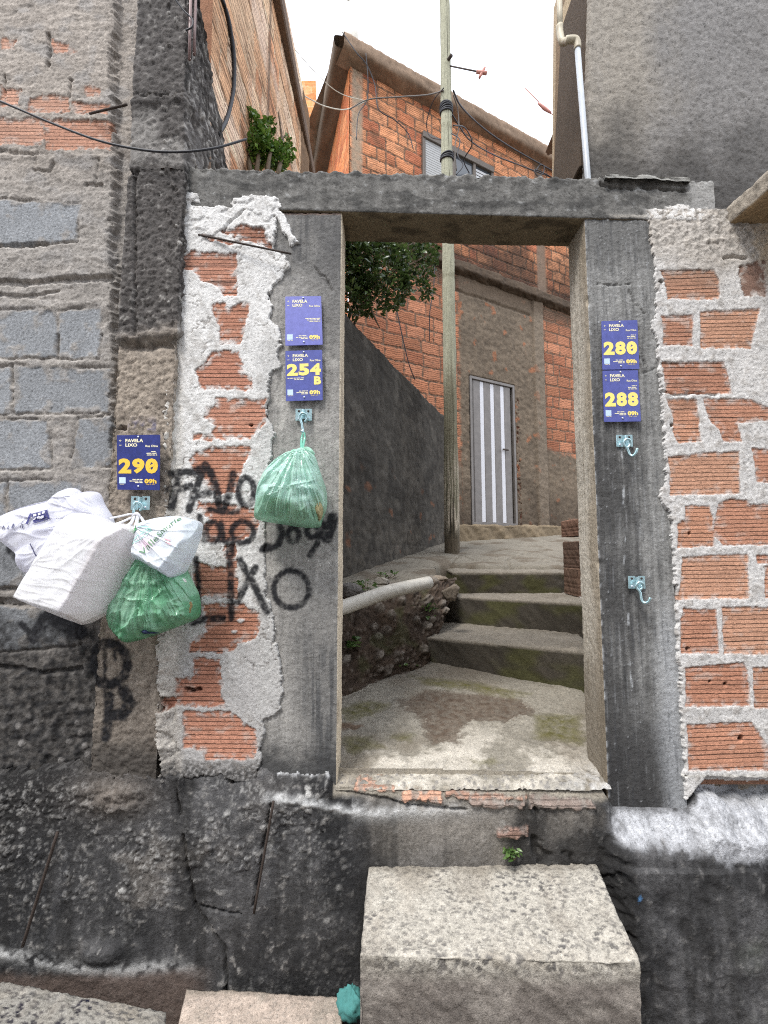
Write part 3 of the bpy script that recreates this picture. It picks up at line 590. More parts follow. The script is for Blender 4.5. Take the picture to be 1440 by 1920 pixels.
# ---------------------------------------------------------------- concrete doorway: two posts and a beam
gate = empty('doorway', (P(870, 1470)[0], 0.07, P(870, 1470)[2])); tag(gate, 'weathered concrete doorway with two posts and a black-streaked beam, steps behind', 'doorway')
def f_postl(Q, N, s, t):
    X, Z = Q[..., 0], Q[..., 2]; S = s; U, V = sheet(X, Z); jam = N[..., 0] > 0.6
    n1 = fbm(S * 5, Z * 4, 71, 4); n2 = fbm(S * 36, Z * 36, 72, 5); st = fbm(S * 55, Z * 3.0, 73, 4) + 0.5 * fbm(S * 150, Z * 5, 76, 2); n3 = fbm(S * 110, Z * 110, 70, 2)
    c = full(X, L(150, 147, 142)) * (1 + 0.14 * n1 + 0.14 * n2 + 0.22 * st + 0.12 * n3)[..., None]
    dk = sst(580, 470, V + 40 * n1); c = mixc(c, L(86, 85, 84), dk * (0.75 + 0.5 * n1 + 0.4 * st).clip(0, 1))
    c = mixc(c, L(88, 87, 86), sst(560, 632, U + 25 * n1) * sst(760, 560, V) * 0.6); c = mixc(c, L(196, 192, 184), sst(0.35, 0.7, fbm(S * 9, Z * 7, 75, 4)) * (V > 560) * 0.5)
    c = mixc(c, L(84, 84, 84), sst(1080, 1300, V + 60 * n1) * sst(520, 585, U + 30 * n1 - (V - 1200) * 0.15) * (0.55 + 0.4 * sst(-.2, .3, st)))
    c = mixc(c, L(66, 66, 66), sst(1370, 1440, V + 22 * n2 + 20 * n1) * 0.9)
    c = mixc(c, L(214, 200, 176), jam * 0.95); c = mixc(c, L(140, 126, 108), jam * sst(0, .5, n1) * 0.5)
    h = 0.002 * n1 + 0.0016 * n2 + 0.001 * st + 0.0008 * n3
    chip = np.exp(-((s - 0.155) / 0.012) ** 2) * sst(0.25, 0.5, fbm(S * 2, Z * 17, 74, 3)); h = h - 0.012 * chip; c = mixc(c, L(196, 188, 174), np.exp(-((s - 0.152) / 0.008) ** 2) * 0.6)
    crk = sdl(U, V, [(590, 500), (600, 515), (610, 518), (622, 545)]) + 2 * n2; h = h - 0.006 * sst(2.5, .5, crk); crk = np.abs(V - 395 - 2 * n2); h = h - 0.014 * sst(5, 2, crk) * (U < 642) * (~jam)
    c = mixc(c, L(120, 92, 76), sst(5, 2, np.abs(V - 399 - 2 * n2)) * (~jam) * 0.6)
    return h, spray(U, V, X, Z, c) if True else c, {}
tb = 0.155
def post(xa, xb, z, jl):
    return [(jl, tb, z), (jl, 0, z), (xa, 0, z)] if jl > xa else [(xa, 0, z), (jl, 0, z), (jl, tb, z)]
zt_, zb_ = P(640, 385)[2], P(640, 1478)[2]
xj = P(637, 900)[0]
loft('post', [(xj - 0.25, tb, zb_)] + post(P(487, 1440)[0], 0, zb_, xj), [(xj - 0.25, tb, zt_)] + post(P(487, 1440)[0], 0, zt_, xj), 0.004, f_postl, M_WALL, gate, 2, flip=True)
def f_postr(Q, N, s, t):
    X, Z = Q[..., 0], Q[..., 2]; S = s; U, V = sheet(X, Z); jam = N[..., 0] < -0.6
    n1 = fbm(S * 5, Z * 4, 81, 4); n2 = fbm(S * 36, Z * 36, 82, 5); st = fbm(S * 60, Z * 2.5, 83, 4); n3 = fbm(S * 110, Z * 110, 80, 2)
    e = U - np.interp(V, [400, 1500], [1095, 1143])        # distance from the arris
    c = full(X, L(136, 135, 132)) * (1 + 0.14 * n1 + 0.12 * n2 + 0.28 * st + 0.14 * n3)[..., None]
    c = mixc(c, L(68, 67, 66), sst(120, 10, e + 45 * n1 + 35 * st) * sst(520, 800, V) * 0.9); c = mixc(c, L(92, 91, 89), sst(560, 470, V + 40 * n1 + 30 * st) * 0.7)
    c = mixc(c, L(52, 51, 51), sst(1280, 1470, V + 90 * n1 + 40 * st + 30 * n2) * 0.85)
    c = mixc(c, L(176, 178, 180), sst(85, 125, e + 12 * n1) * sst(1080, 1220, V) * 0.6)
    c = mixc(c, L(196, 198, 200), sst(0.86, 1.0, n3 + 0.4 * n2) * 0.4 * (e > 0)); vs_ = fbm(S * 150, Z * 5, 88, 3); c = mixc(c, L(170, 172, 174), sst(0.4, 0.8, vs_) * 0.25 * (e > 0)); c = mixc(c, L(60, 62, 66), sst(-0.35, -0.7, vs_) * 0.4 * (e > 0))
    sc1 = sst(2.2, 0.6, np.abs(e - 50 - 8 * fbm(S * 0, Z * 4, 85, 2))) * sst(0.0, 0.4, fbm(S * 0, Z * 14, 86, 3)) * (V > 780) * (V < 1290); c = mixc(c, L(205, 208, 210), sc1 * 0.7)
    arr = np.exp(-((s - 0.373) / 0.006) ** 2) * sst(-0.1, 0.3, fbm(S * 3, Z * 26, 87, 3)); c = mixc(c, L(200, 202, 204), arr * 0.75)
    jc = full(X, L(188, 180, 166)) * (1 + 0.12 * n1 + 0.08 * n2 + 0.10 * st)[..., None]
    jc = mixc(jc, L(140, 126, 106), sst(0.29, 0.365, s + 0.03 * n1) * 0.7); jc = mixc(jc, L(112, 98, 78), sst(560, 430, V + 40 * n1) * 0.5); jc = mixc(jc, L(104, 94, 80), sst(1100, 1380, V + 90 * n1 + 30 * st) * 0.75); jc = mixc(jc, L(126, 116, 100), sst(0.1, 0.6, st + n2) * 0.5)
    c = np.where(jam[..., None], jc, c)
    h = 0.002 * n1 + 0.0016 * n2 + 0.001 * st + 0.0008 * n3
    chip = np.exp(-((s - 0.373) / 0.012) ** 2) * (np.exp(-((V - 563) / 8) ** 2) + np.exp(-((V - 645) / 9) ** 2) * .7 + np.exp(-((V - 1057) / 6) ** 2)); h = h - 0.014 * chip
    for q in ([(1185, 600), (1200, 625), (1196, 650), (1212, 690)], [(1190, 650), (1205, 700), (1232, 690)], [(1178, 545), (1190, 570), (1208, 588)], [(1120, 533), (1160, 535), (1180, 533)]):
        h = h - 0.005 * sst(2.5, 0.6, sdl(U, V, q) + 3 * n2)
    h = h + 0.004 * sst(1165, 1200, U + 15 * n1) * sst(700, 620, V)
    return h, c, {}
xj2 = P(1118, 960)[0]
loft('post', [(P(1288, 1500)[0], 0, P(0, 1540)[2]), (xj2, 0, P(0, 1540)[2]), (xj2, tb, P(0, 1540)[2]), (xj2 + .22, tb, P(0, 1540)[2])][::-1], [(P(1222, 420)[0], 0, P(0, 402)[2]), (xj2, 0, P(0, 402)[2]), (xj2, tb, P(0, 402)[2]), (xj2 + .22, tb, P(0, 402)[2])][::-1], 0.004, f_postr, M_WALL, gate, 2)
def f_beam(Q, N, s, t):
    X, Z = Q[..., 0], Q[..., 2]; S = X; U, V = sheet(X, Z); sof = N[..., 2] < -0.6; top = N[..., 2] > 0.6
    n1 = fbm(X * 5, s * 9, 91, 4); n2 = fbm(X * 36, s * 36, 92, 5); st = fbm(X * 30, s * 3, 93, 4); n3 = fbm(X * 120, s * 120, 94, 2)
    c = full(X, L(108, 106, 102)) * (1 + 0.26 * n1 + 0.22 * n2 + 0.30 * st + 0.16 * n3)[..., None]
    c = mixc(c, L(62, 61, 59), sst(0.0, 0.5, fbm(X * 7, s * 20, 95, 3)) * 0.7); c = mixc(c, L(150, 150, 148), sst(0.45, 0.8, n2 + 0.3 * st) * 0.7)
    c = mixc(c, L(172, 170, 166), sst(1280, 1300, U + 8 * n2) * 0.55)
    wp = sst(0.0, 0.12, n1 * 0.6 + 0.35 * n2 + 0.34 - np.abs(V - 406) / 34.0) * sst(1200, 1225, U) * (V > 378); c = mixc(c, L(216, 212, 206), wp)
    c = mixc(c, L(190, 184, 174), sst(5, 1, np.abs(V - 408 + 3 * n2)) * (U > 1100) * (U < 1210) * sst(-.1, .3, n1) * 0.6)
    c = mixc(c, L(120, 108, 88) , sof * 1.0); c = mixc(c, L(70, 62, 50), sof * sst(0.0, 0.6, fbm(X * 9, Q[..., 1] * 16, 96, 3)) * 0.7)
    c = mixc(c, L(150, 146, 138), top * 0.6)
    h = 0.0025 * n1 + 0.002 * n2 + 0.001 * n3; h = h + 0.005 * wp + 0.012 * fbm(X * 24, s * 24, 97, 4) * sst(0.035, 0.0, np.abs(s - 0.16))
    crk = sdl(U, V, [(1140, 352), (1180, 357), (1230, 356), (1285, 360)]) + 3 * n2; h = h - 0.012 * sst(3, 0.5, crk)
    crk = sdl(U, V, [(1120, 338), (1126, 350), (1135, 352)]) + 3 * n2; h = h - 0.008 * sst(3, 0.5, crk)
    h = h - 0.02 * sst(0.5, 0.9, fbm(X * 30, s * 5, 99, 3)) * np.exp(-((s - 0.34) / 0.02) ** 2)
    return h, c, {}
def f_flake(Q, N, ov):
    n = fbm(Q[..., 0] * 24, Q[..., 1] * 24 + Q[..., 2] * 30, 140, 4); return .004 * n, full(n, L(150, 148, 142)) * (1 + .25 * n)[..., None]
zf_ = P(1200, 338)[2]
skirt('cement_crust', [(P(1128, 340)[0], -.03), (P(1288, 340)[0], -.022), (P(1290, 340)[0], .12), (P(1128, 340)[0], .12)], [zf_ + .004, zf_ - .004, zf_ + .006, zf_ + .01], .018, .006, f_flake, M_WALL, gate, 1, .006, 77)
def bprof(pt, pb, x_): 
    return [(x_, 0.155, P(*pt)[2]), (x_, -0.006, P(*pt)[2]), (x_, -0.006, P(*pb)[2]), (x_, 0.155, P(*pb)[2])]
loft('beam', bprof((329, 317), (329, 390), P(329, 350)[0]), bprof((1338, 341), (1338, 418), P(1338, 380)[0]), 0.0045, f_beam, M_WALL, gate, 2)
# ---------------------------------------------------------------- brick wall right of the doorway
RP = [[(1236, 510), (1334, 508), (1345, 529), (1345, 565), (1250, 563), (1247, 547)], [(1237, 595), (1297, 592), (1295, 650), (1242, 650)], [(1309, 587), (1421, 581), (1403, 655), (1311, 655)],
    [(1239, 682), (1355, 679), (1369, 740), (1245, 740)], [(1247, 750), (1303, 750), (1311, 829), (1268, 832), (1258, 811), (1259, 785)],
    [(1316, 748), (1403, 750), (1437, 766), (1437, 790), (1379, 795), (1387, 829), (1353, 829), (1345, 806), (1324, 785)], [(1250, 857), (1382, 846), (1383, 926), (1254, 930)],
    [(1406, 842), (1475, 842), (1475, 906), (1414, 903)], [(1282, 950), (1327, 948), (1333, 968), (1335, 1024), (1268, 1027), (1268, 982), (1281, 974)],
    [(1344, 946), (1366, 936), (1394, 937), (1406, 947), (1470, 943), (1475, 1022), (1352, 1022), (1335, 1005), (1335, 979)], [(1276, 1044), (1397, 1038), (1400, 1121), (1268, 1123), (1271, 1092)],
    [(1414, 1041), (1475, 1041), (1475, 1056), (1416, 1056)], [(1430, 1061), (1540, 1061), (1540, 1121), (1430, 1121)], [(1279, 1140), (1338, 1143), (1344, 1224), (1273, 1224), (1272, 1160)],
    [(1349, 1137), (1475, 1138), (1475, 1227), (1354, 1224)], [(1280, 1250), (1389, 1241), (1397, 1255), (1403, 1322), (1283, 1322)], [(1406, 1250), (1530, 1250), (1530, 1326), (1410, 1326)],
    [(1285, 1356), (1405, 1352), (1437, 1400), (1437, 1442), (1287, 1442)], [(1460, 1352), (1580, 1352), (1580, 1442), (1460, 1442)]]
XR = ([380, 420, 500, 590, 610, 640, 760, 900, 930, 945, 960, 1000, 1060, 1180, 1300, 1400, 1460, 1500], [1207, 1212, 1224, 1226, 1216, 1228, 1238, 1246, 1234, 1240, 1252, 1257, 1262, 1266, 1272, 1278, 1282, 1284])
def f_right(X, Z, U, V):
    n1 = fbm(X * 5, Z * 5, 101, 4); n2 = fbm(X * 28, Z * 28, 102, 5); n3 = fbm(X * 90, Z * 90, 103, 3); wl = fbm(X * 16, Z * 34, 104, 4)
    c = full(X, L(206, 203, 199)) * (1 + 0.10 * n1 + 0.12 * n2 + 0.08 * wl)[..., None]
    c = mixc(c, L(172, 166, 158), sst(0.1, 0.6, n2 + 0.5 * wl) * 0.5)
    c = mixc(c, L(158, 146, 130), sst(560, 470, V + 50 * n1 - (U - 1300) * .25) * 0.55); c = mixc(c, L(196, 176, 146), sst(1400, 1435, U + 20 * n2) * sst(560, 480, V) * 0.6)
    h = 0.0028 + 0.0012 * wl + 0.0010 * n2 + 0.0012 * n3; c = c * (1 + 0.14 * n3 + 0.10 * fbm(X * 140, Z * 140, 109, 2))[..., None]
    rough = sst(530, 430, V + 30 * n1); h = h + rough * 0.005 * fbm(X * 44, Z * 44, 105, 4); c = mixc(c, L(110, 106, 100), rough * sst(0.15, 0.55, fbm(X * 40, Z * 40, 106, 3)) * 0.6)
    m, gv, bc, s = bricks(U, V, X, Z, RP, 27, [L(208, 144, 108), L(200, 134, 100), L(212, 154, 120), L(198, 130, 96)], 0.02, 2.2, 1.8, 0.6)
    bc = mixc(bc, L(150, 122, 104), sst(585, 500, V + 30 * n1) * 0.65); sf = sst(0.15, 0.6, fbm(X * 4, gv * 50, 119, 2)) * (V < 830) * 0.4; bc = mixc(bc, L(120, 96, 82), sf)
    rim = np.exp(-((s - 5) / 4.5) ** 2) * (1 - m); h = h + 0.0006 * rim * (0.6 + n2); c = mixc(c, L(158, 152, 146), np.exp(-((s - 11) / 8.0) ** 2) * (1 - m) * sst(0.0, 0.5, n2 + 0.4 * n3) * 0.6)
    c = c * (1 - m)[..., None] + bc * m[..., None]; h = h * (1 - m) - 0.0008 * m
    mv, _, bv, s2 = bricks(U, V, X, Z, [[(1379, 500), (1429, 494), (1430, 558), (1390, 558)]], 28, [L(118, 84, 68)]); c = c * (1 - mv)[..., None] + bv * mv[..., None]; h = h * (1 - mv) - 0.0025 * mv
    for q, r_ in [((1236, 531), 3.5), ((1256, 799), 3), ((1287, 1216), 3), ((1357, 1281), 3), ((1328, 1277), 2), ((1386, 1383), 5), ((1290, 1000), 2)]:
        hole = sst(r_ + 1, r_ - 1, np.hypot(U - q[0], V - q[1]) + n3); h = h - 0.02 * hole; c = mixc(c, L(40, 32, 28), hole * 0.6)
    d = sdl(U, V, [(1354, 487), (1372, 484), (1395, 488)]) + 2 * n2; h = h - 0.014 * sst(4, 1, d); d = sdl(U, V, [(1240, 735), (1265, 743), (1300, 738), (1340, 742)]) + 2 * n2; h = h - 0.01 * sst(3, 0.6, d)
    c = mixc(c, L(214, 210, 200), sst(4, 1, np.abs(V - 1452 + 2 * n2)) * 0.5)
    xr = np.interp(V, *XR) + 5 * fbm(X * 30, Z * 30, 107, 3) + 3 * n3
    fl = -(sdp(U, V, [(1232, 926), (1252, 930), (1248, 958), (1244, 950)]) + 2 * n2)
    yb = np.interp(U, [1280, 1284, 1320, 1440, 1600], [1512, 1500, 1456, 1458, 1462]) + 3 * n2
    keep = np.minimum(np.maximum(U - xr, fl), yb - V); k = sst(-1.5, 2.0, keep); h = h * k - 0.03 * (1 - k)
    hole = sst(12, 8, np.hypot(U - 1305, V - 1492) + 5 * n2); h = h - 0.05 * hole
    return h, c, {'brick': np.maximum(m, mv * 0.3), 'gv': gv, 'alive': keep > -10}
rw = patch('brick_wall', P(1196, 900)[0], P(1600, 900)[0], P(0, 1516)[2], P(0, 396)[2], -0.008, 0.0036, f_right, M_WALL)
tag(rw, 'orange hollow brick wall with thick white mortar right of the doorway', 'wall')
V_, F_ = box_geo((P(1430, 900)[0], 0.11, P(0, 940)[2]), (0.33, 0, 0), (0, 0.065, 0), (0, 0, 0.98)); raw_mesh('wall_core', V_, F_, M_CONC, rw, np.tile(L(160, 120, 98), (len(V_), 1)), smooth=False)

# ---------------------------------------------------------------- base of the street front
YT2 = ([-200, 150, 205, 260, 340, 500, 520, 618, 628, 640, 860, 1130, 1150, 1285, 1300, 1600], [1428, 1432, 1440, 1442, 1446, 1440, 1446, 1448, 1468, 1468, 1471, 1480, 1508, 1512, 1500, 1500])
def f_base(X, Z, U, V):
    n1 = fbm(X * 4, Z * 4, 121, 4); n2 = fbm(X * 26, Z * 26, 122, 5); n3 = fbm(X * 85, Z * 85, 123, 3); lo = fbm(X * 2, Z * 3, 124, 3)
    f1, f2, idr = worley(X * 34 + 0.4 * n2, Z * 40 + 0.4 * n1, 31); f1b, _, idb = worley(X * 70, Z * 76, 37)
    pz = np.clip(sst(1440, 1500, V) * sst(1740, 1600, V + 60 * n1 + 0.25 * (U - 300)) + 0.25, 0, 1) * np.where(U > 660, 0.45, 1.0)
    pz = pz * (0.25 + 0.75 * sst(-0.35, 0.25, lo + 0.8 * n1 + 0.4 * fbm(X * 9, Z * 9, 127, 3))); peb = sst(0.46, 0.2, f1) * (idr > 0.55) * pz; peb2 = sst(0.45, 0.15, f1b) * (idb > 0.5) * pz
    c = full(X, L(80, 79, 79)) * (1 + 0.35 * n1 + 0.35 * n2 + 0.35 * fbm(X * 16, Z * 1.6, 120, 4))[..., None]
    c = mixc(c, L(112, 106, 99), sst(0.0, 0.5, lo + 0.5 * n1 + 0.3 * n2) * sst(640, 300, U) * sst(1440, 1600, V + .5 * U) * 0.6)
    c = mixc(c, L(132, 126, 118), sst(640, 720, U + 30 * n1) * sst(1150, 1090, U + 40 * n2) * sst(1700, 1540, V + 40 * n1) * 0.85)
    c = mixc(c, L(34, 34, 35), sst(-0.05, 0.4, fbm(X * 3, Z * 1.6, 126, 5)) * 0.8); c = mixc(c, L(50, 48, 47), sst(380, 200, U + 40 * n1) * sst(1620, 1500, V + 40 * n1) * .7)
    c = mixc(c, L(28, 28, 29), sst(1640, 1800, V + 60 * n1) * sst(330, 560, U) * sst(700, 660, U) * 0.7)  # shade of the deep gutter left of the step, put into the colour
    c = mixc(c, L(74, 78, 66), sst(0.0, 0.5, n1) * sst(1300, 1400, U) * 0.7)
    cres = np.exp(-((f1 - .30) / .07) ** 2) * sst(-0.1, 0.25, fbm(X * 60, Z * 34 + 2, 139, 2)) * (idr > .4) * pz; c = mixc(c, L(204, 202, 198), cres * 0.45 * np.where(U > 620, .3, 1.0)); c = mixc(c, L(150, 147, 142), peb * (idr > 0.8) * 0.5); c = mixc(c, L(205, 203, 198), peb * (idr > 0.97) * 0.8); c = c * (1 + 0.22 * fbm(X * 8, Z * 2.2, 128, 4) + 0.2 * n3)[..., None]; c = mixc(c, L(176, 174, 170), sst(0.3, 0.6, fbm(X * 60, Z * 40, 129, 4)) * pz * 0.6 * np.where(U > 620, .35, 1.0)); c = mixc(c, L(40, 39, 38), sst(.05, .45, fbm(X * 11, Z * .9, 143, 4)) * .55); c = mixc(c, L(160, 158, 154), peb2 * (idb > 0.8) * 0.5)  # pale crescents put the lit pebble edges into the colour
    c = mixc(c, L(176, 172, 166), sst(0.42, 0.75, n2 + 0.4 * n3) * np.where(U > 620, .15, .4))
    fld = 0.45 + 0.55 * pz; h = 0.022 + 0.008 * n1 + fld * (0.003 * n2 + 0.0022 * n3 + 0.0055 * peb + 0.003 * peb2) + 0.012 * lo
    # knobbly lump under the pillar
    lump = np.exp(-(((U - 225) / 60) ** 2 + ((V - 1480) / 36) ** 2)); h = h + lump * (0.022 + 0.022 * fbm(X * 30, Z * 30, 130, 4)); c = mixc(c, L(132, 122, 112), lump * 0.7)
    # lime washed ledge on the right, leaning out
    yl = np.interp(U, [1110, 1160, 1290, 1330, 1600], [1505, 1518, 1522, 1460, 1456])
    led = np.clip((V - yl) / 62, 0, 1) * sst(1115, 1165, U + 10 * n2); h = h * (1 - 0.75 * led * (V < 1600)) + 0.075 * led
    lime = (0.86 + 0.4 * n3 + .2 * n2).clip(0, 1) * sst(-12, 14, V - yl + 4 * n2) * sst(1582, 1566, V + 9 * n2 + 5 * n3 + 22 * n1 - 0.03 * (U - 1300)) * sst(1128, 1172, U + 14 * n2); c = mixc(c, np.asarray(L(204, 205, 208)), lime * (0.85 + 0.5 * fbm(X * 12, Z * 12, 144, 4)).clip(0.45, 1) * (1 - 0.6 * sst(1340, 1440, U - 0.5 * (V - 1520) + 40 * n1) * sst(1530, 1480, V)))
    # pale salts below the threshold and posts
    sal = np.exp(-((V - np.interp(U, [480, 560, 640, 700, 860], [1490, 1492, 1512, 1520, 1515]) + 6 * n2) / np.where(U < 660, 8, 14)) ** 2) * sst(480, 530, U) * sst(1000, 640, U); c = mixc(c, L(208, 208, 206), sal * np.clip(0.7 + 0.5 * n2, 0, 1)); h = h + 0.010 * sal
    sal2 = np.exp(-((V - 1447 + 8 * n2) / 5) ** 2) * (U > 520) * (U < 622); c = mixc(c, L(200, 200, 200), sal2 * 0.8); h = h + 0.006 * sal2
    c = mixc(c, L(190, 189, 186), np.exp(-((V - np.interp(U, [0, 90, 130, 200, 330, 400], [1778, 1790, 1800, 1812, 1808, 1830]) + 7 * n2) / 12) ** 2) * sst(400, 330, U) * sst(0, .5, 0.5 + n2) * 0.8)
    c = mixc(c, L(104, 90, 82), sst(1808, 1830, V + 6 * n2 + 0.02 * U) * sst(420, 340, U) * 0.85)
    stp = sdl(U, V, [(185, 1775), (215, 1776)]); h = h + 0.02 * sst(30, 5, stp) * (V < 1808)
    # course of broken bricks under the doorsill
    bm, gv, bc, s = bricks(U, V, X, Z, [[(665, 1468), (740, 1470), (742, 1482), (665, 1480)], [(752, 1480), (800, 1476), (828, 1479), (826, 1497), (753, 1495)], [(832, 1476), (900, 1484), (985, 1488), (985, 1498), (835, 1488)],
        [(880, 1493), (980, 1496), (975, 1508), (885, 1503)], [(990, 1486), (1105, 1492), (1112, 1508), (988, 1508)], [(925, 1545), (985, 1542), (985, 1562), (925, 1564)]], 41, [L(196, 148, 122), L(204, 150, 120), L(170, 128, 106), L(134, 118, 108), L(128, 116, 108), L(150, 116, 102)])
    c = c * (1 - bm)[..., None] + bc * bm[..., None]; h = h * (1 - bm) + (0.034 + .002 * n3) * bm
    sill = sst(1494, 1478, V + 5 * n2 - 0.02 * (U - 640)) * (U > 626) * (U < 1140) * (1 - bm); c = mixc(c, np.asarray(L(158, 150, 136)), sill * np.clip(.95 + .5 * n2, 0, 1)); c = mixc(c, L(112, 108, 104), sill * peb2 * .7)
    # cracks
    for q, wd in ([(348, 1560), (362, 1640), (368, 1690), (376, 1706), (398, 1738), (424, 1772), (430, 1830), (426, 1860)], 3.2), ([(368, 1690), (400, 1700), (455, 1706)], 1.8), ([(510, 1500), (500, 1560), (478, 1690)], 2.5), ([(640, 1478), (700, 1490), (780, 1505), (870, 1512)], 3), ([(988, 1484), (994, 1500), (1005, 1520)], 3), ([(338, 1440), (336, 1490), (342, 1520)], 3):
        d = sdl(U, V, q) + 2.2 * n2 + 1.5 * n1; h = h - 0.014 * sst(wd + 1, wd - 1.2, d); c = mixc(c, L(150, 146, 140), np.exp(-((d + 6) / 4) ** 2) * 0.3)
    # worn hollows right of the step
    h = h + sst(1130, 1160, U) * 0.007 * fbm(X * 14, Z * 12, 133, 4) - 0.02 * sst(0.2, 0.5, fbm(X * 9, Z * 7, 134, 3)) * (U > 980) * (U < 1160) * (V > 1540)
    bl = sst(4, 2, np.hypot((U - 1170), (V - 1645) * 0.45) + 3 * n3); c = mixc(c, L(90, 140, 190), bl * 0.8)
    yt = np.interp(U, *YT2) + (5 * n2 + 4 * n3 + 26 * fbm(X * 9, Z * 3, 137, 3)) * ((U < 618) | (U > 1300)); k = sst(-3, 4, V - yt); ramp = np.clip((V - yt) / np.where((U > 600) & (U < 1140), 26, 60), 0, 1); h = (h * ramp + np.where(U < 345, .03, 0.004) * (1 - ramp) * (U < 600)) * k - 0.05 * (1 - k)
    return h, c, {'alive': V > yt - 14, 'brick': bm * .8, 'gv': gv}
ba = patch('retaining_wall', P(-140, 900)[0], P(1600, 900)[0], P(0, 1990)[2], P(0, 1420)[2], 0.0, 0.0045, f_base, M_CONC)
tag(ba, 'black stained rough pebbly concrete wall base under the doorway, cracked, lime-washed at one end', 'wall')

# ---------------------------------------------------------------- ground: street, gutter and the ground climbing behind
def ground(name, XY, zf, res, fn, mat):
    x0, x1, y0, y1 = XY; X, Y = np.meshgrid(np.linspace(x0, x1, int((x1 - x0) / res) + 1), np.linspace(y0, y1, int((y1 - y0) / res) + 1)); h, c, al = fn(X, Y)
    Q = np.stack([X, Y, zf(X, Y) + h], -1); o = raw_mesh(name, Q, grid_faces(*X.shape, al)[:, ::1], mat, None, c); tag(o, kind='structure'); return o
V_, F_ = [(-60, -60, -0.3), (60, -60, -0.3), (60, 80, -0.3), (-60, 80, -0.3)], [(0, 1, 2, 3)]
g0 = raw_mesh('ground', V_, F_, M_CONC, None, np.tile(L(130, 124, 116), (4, 1))); tag(g0, kind='structure')
def f_street(X, Y):
    n = fbm(X * 6, Y * 6, 140, 5); c = full(X, L(120, 114, 108)) * (1 + 0.3 * n)[..., None]; return 0.006 * n, c, None
ground('street', (-4, 4, -5, 0.02), lambda X, Y: -0.14 + 0 * X, 0.04, f_street, M_CONC)
zb0 = P(0, 1850)[2]
def f_gut(X, Y):
    n = fbm(X * 9, Y * 9, 142, 5); return 0.006 * n, full(X, L(78, 70, 66)) * (1 + 0.3 * n)[..., None], None
ground('gutter', (-1.7, 1.7, -0.6, 0.0), lambda X, Y: -0.10 + 0 * X, 0.02, f_gut, M_CONC)

FA, FB = P(880, 1470)[2], 0.127                               # doorway floor  z = FA + FB*Y
def zfl(Y): return FA + FB * Y
PA, PB = 1.25 - 0.124 * 1.8, 0.124                            # upper path
def xy(pts, a, b): return [tuple(PL(u, v, a, b)[:2]) for u, v in pts]
damp = xy([(745, 1312), (800, 1292), (900, 1300), (985, 1312), (1000, 1335), (960, 1350), (880, 1352), (868, 1378), (858, 1394), (815, 1390), (800, 1368), (760, 1335)], FA, FB)
moss = [xy(q, FA, FB) for q in ([(630, 1330), (690, 1312), (735, 1320), (700, 1345), (640, 1362)], [(640, 1378), (690, 1382), (720, 1400), (650, 1412)], [(740, 1380), (770, 1376), (765, 1390)], [(760, 1265), (900, 1280), (1000, 1300), (960, 1312), (800, 1285)], [(1000, 1340), (1095, 1340), (1095, 1400), (1010, 1380)], [(870, 1420), (930, 1425), (880, 1445)])]
mud = xy([(628, 1358), (650, 1356), (682, 1360), (660, 1368), (628, 1368)], FA, FB)
def f_floor(X, Y):
    n1 = fbm(X * 5, Y * 5, 151, 4); n2 = fbm(X * 30, Y * 30, 152, 5); n3 = fbm(X * 100, Y * 100, 153, 2); f1, f2, idr = worley(X * 55, Y * 55, 33)
    c = full(X, L(140, 134, 122)) * (1 + 0.10 * n1 + 0.12 * n2 + .08 * n3)[..., None]
    c = mixc(c, L(200, 193, 180), sst(-0.3, 0.4, n1 + .4 * n2) * sst(0.5, 0.1, Y) * 0.8); c = mixc(c, L(116, 106, 92), sst(0.0, 0.5, fbm(X * 3, Y * 3, 155, 3)) * 0.5)
    h = 0.006 * n1 + 0.003 * n2
    for q in moss: c = mixc(c, L(92, 88, 48), sst(0.02, -0.03, sdp(X, Y, q) + 0.03 * n1 + 0.03 * n2) * np.clip(0.65 + 0.5 * n2, 0, 1))
    dm = sst(0.012, -0.02, sdp(X, Y, damp) + 0.05 * n1 + 0.035 * n2 + .012 * n3); c = mixc(c, L(88, 74, 62), dm * (0.75 + .4 * n2).clip(0, 1)); h = h - 0.003 * dm
    dm = sst(0.01, -0.01, sdp(X, Y, mud) + 0.02 * n2); c = mixc(c, L(96, 74, 56), dm * 0.8)
    pb = sst(0.42, 0.25, f1) * (idr > 0.55) * sst(0.16, 0.02, Y + 0.03 * n1); c = mixc(c, L(122, 118, 114), pb * 0.8); h = h + 0.004 * pb
    wh = sst(0.22, 0.02, Y + 0.9 * np.clip(.74 - X, 0, 1) + 0.10 * n2 + .05 * n1) ; c = mixc(c, L(190, 188, 184), np.clip(wh, 0, 1) * np.clip(.5 + .9 * n2, 0, 1))
    h = h - 0.012 * sst(0.012, -0.012, Y + 0.006 * n2) 
    c = mixc(c, L(96, 88, 78), sst(0.75, 0.95, Y + .05 * n1) * 0.5)
    return h, c, (Y > 0.03) | ((X > P(630, 1470)[0]) & (X < P(1141, 1490)[0]))
ground('doorstep_floor', (-0.62, 0.98, -0.012, 1.15), lambda X, Y: zfl(Y), 0.0055, f_floor, M_CONC)

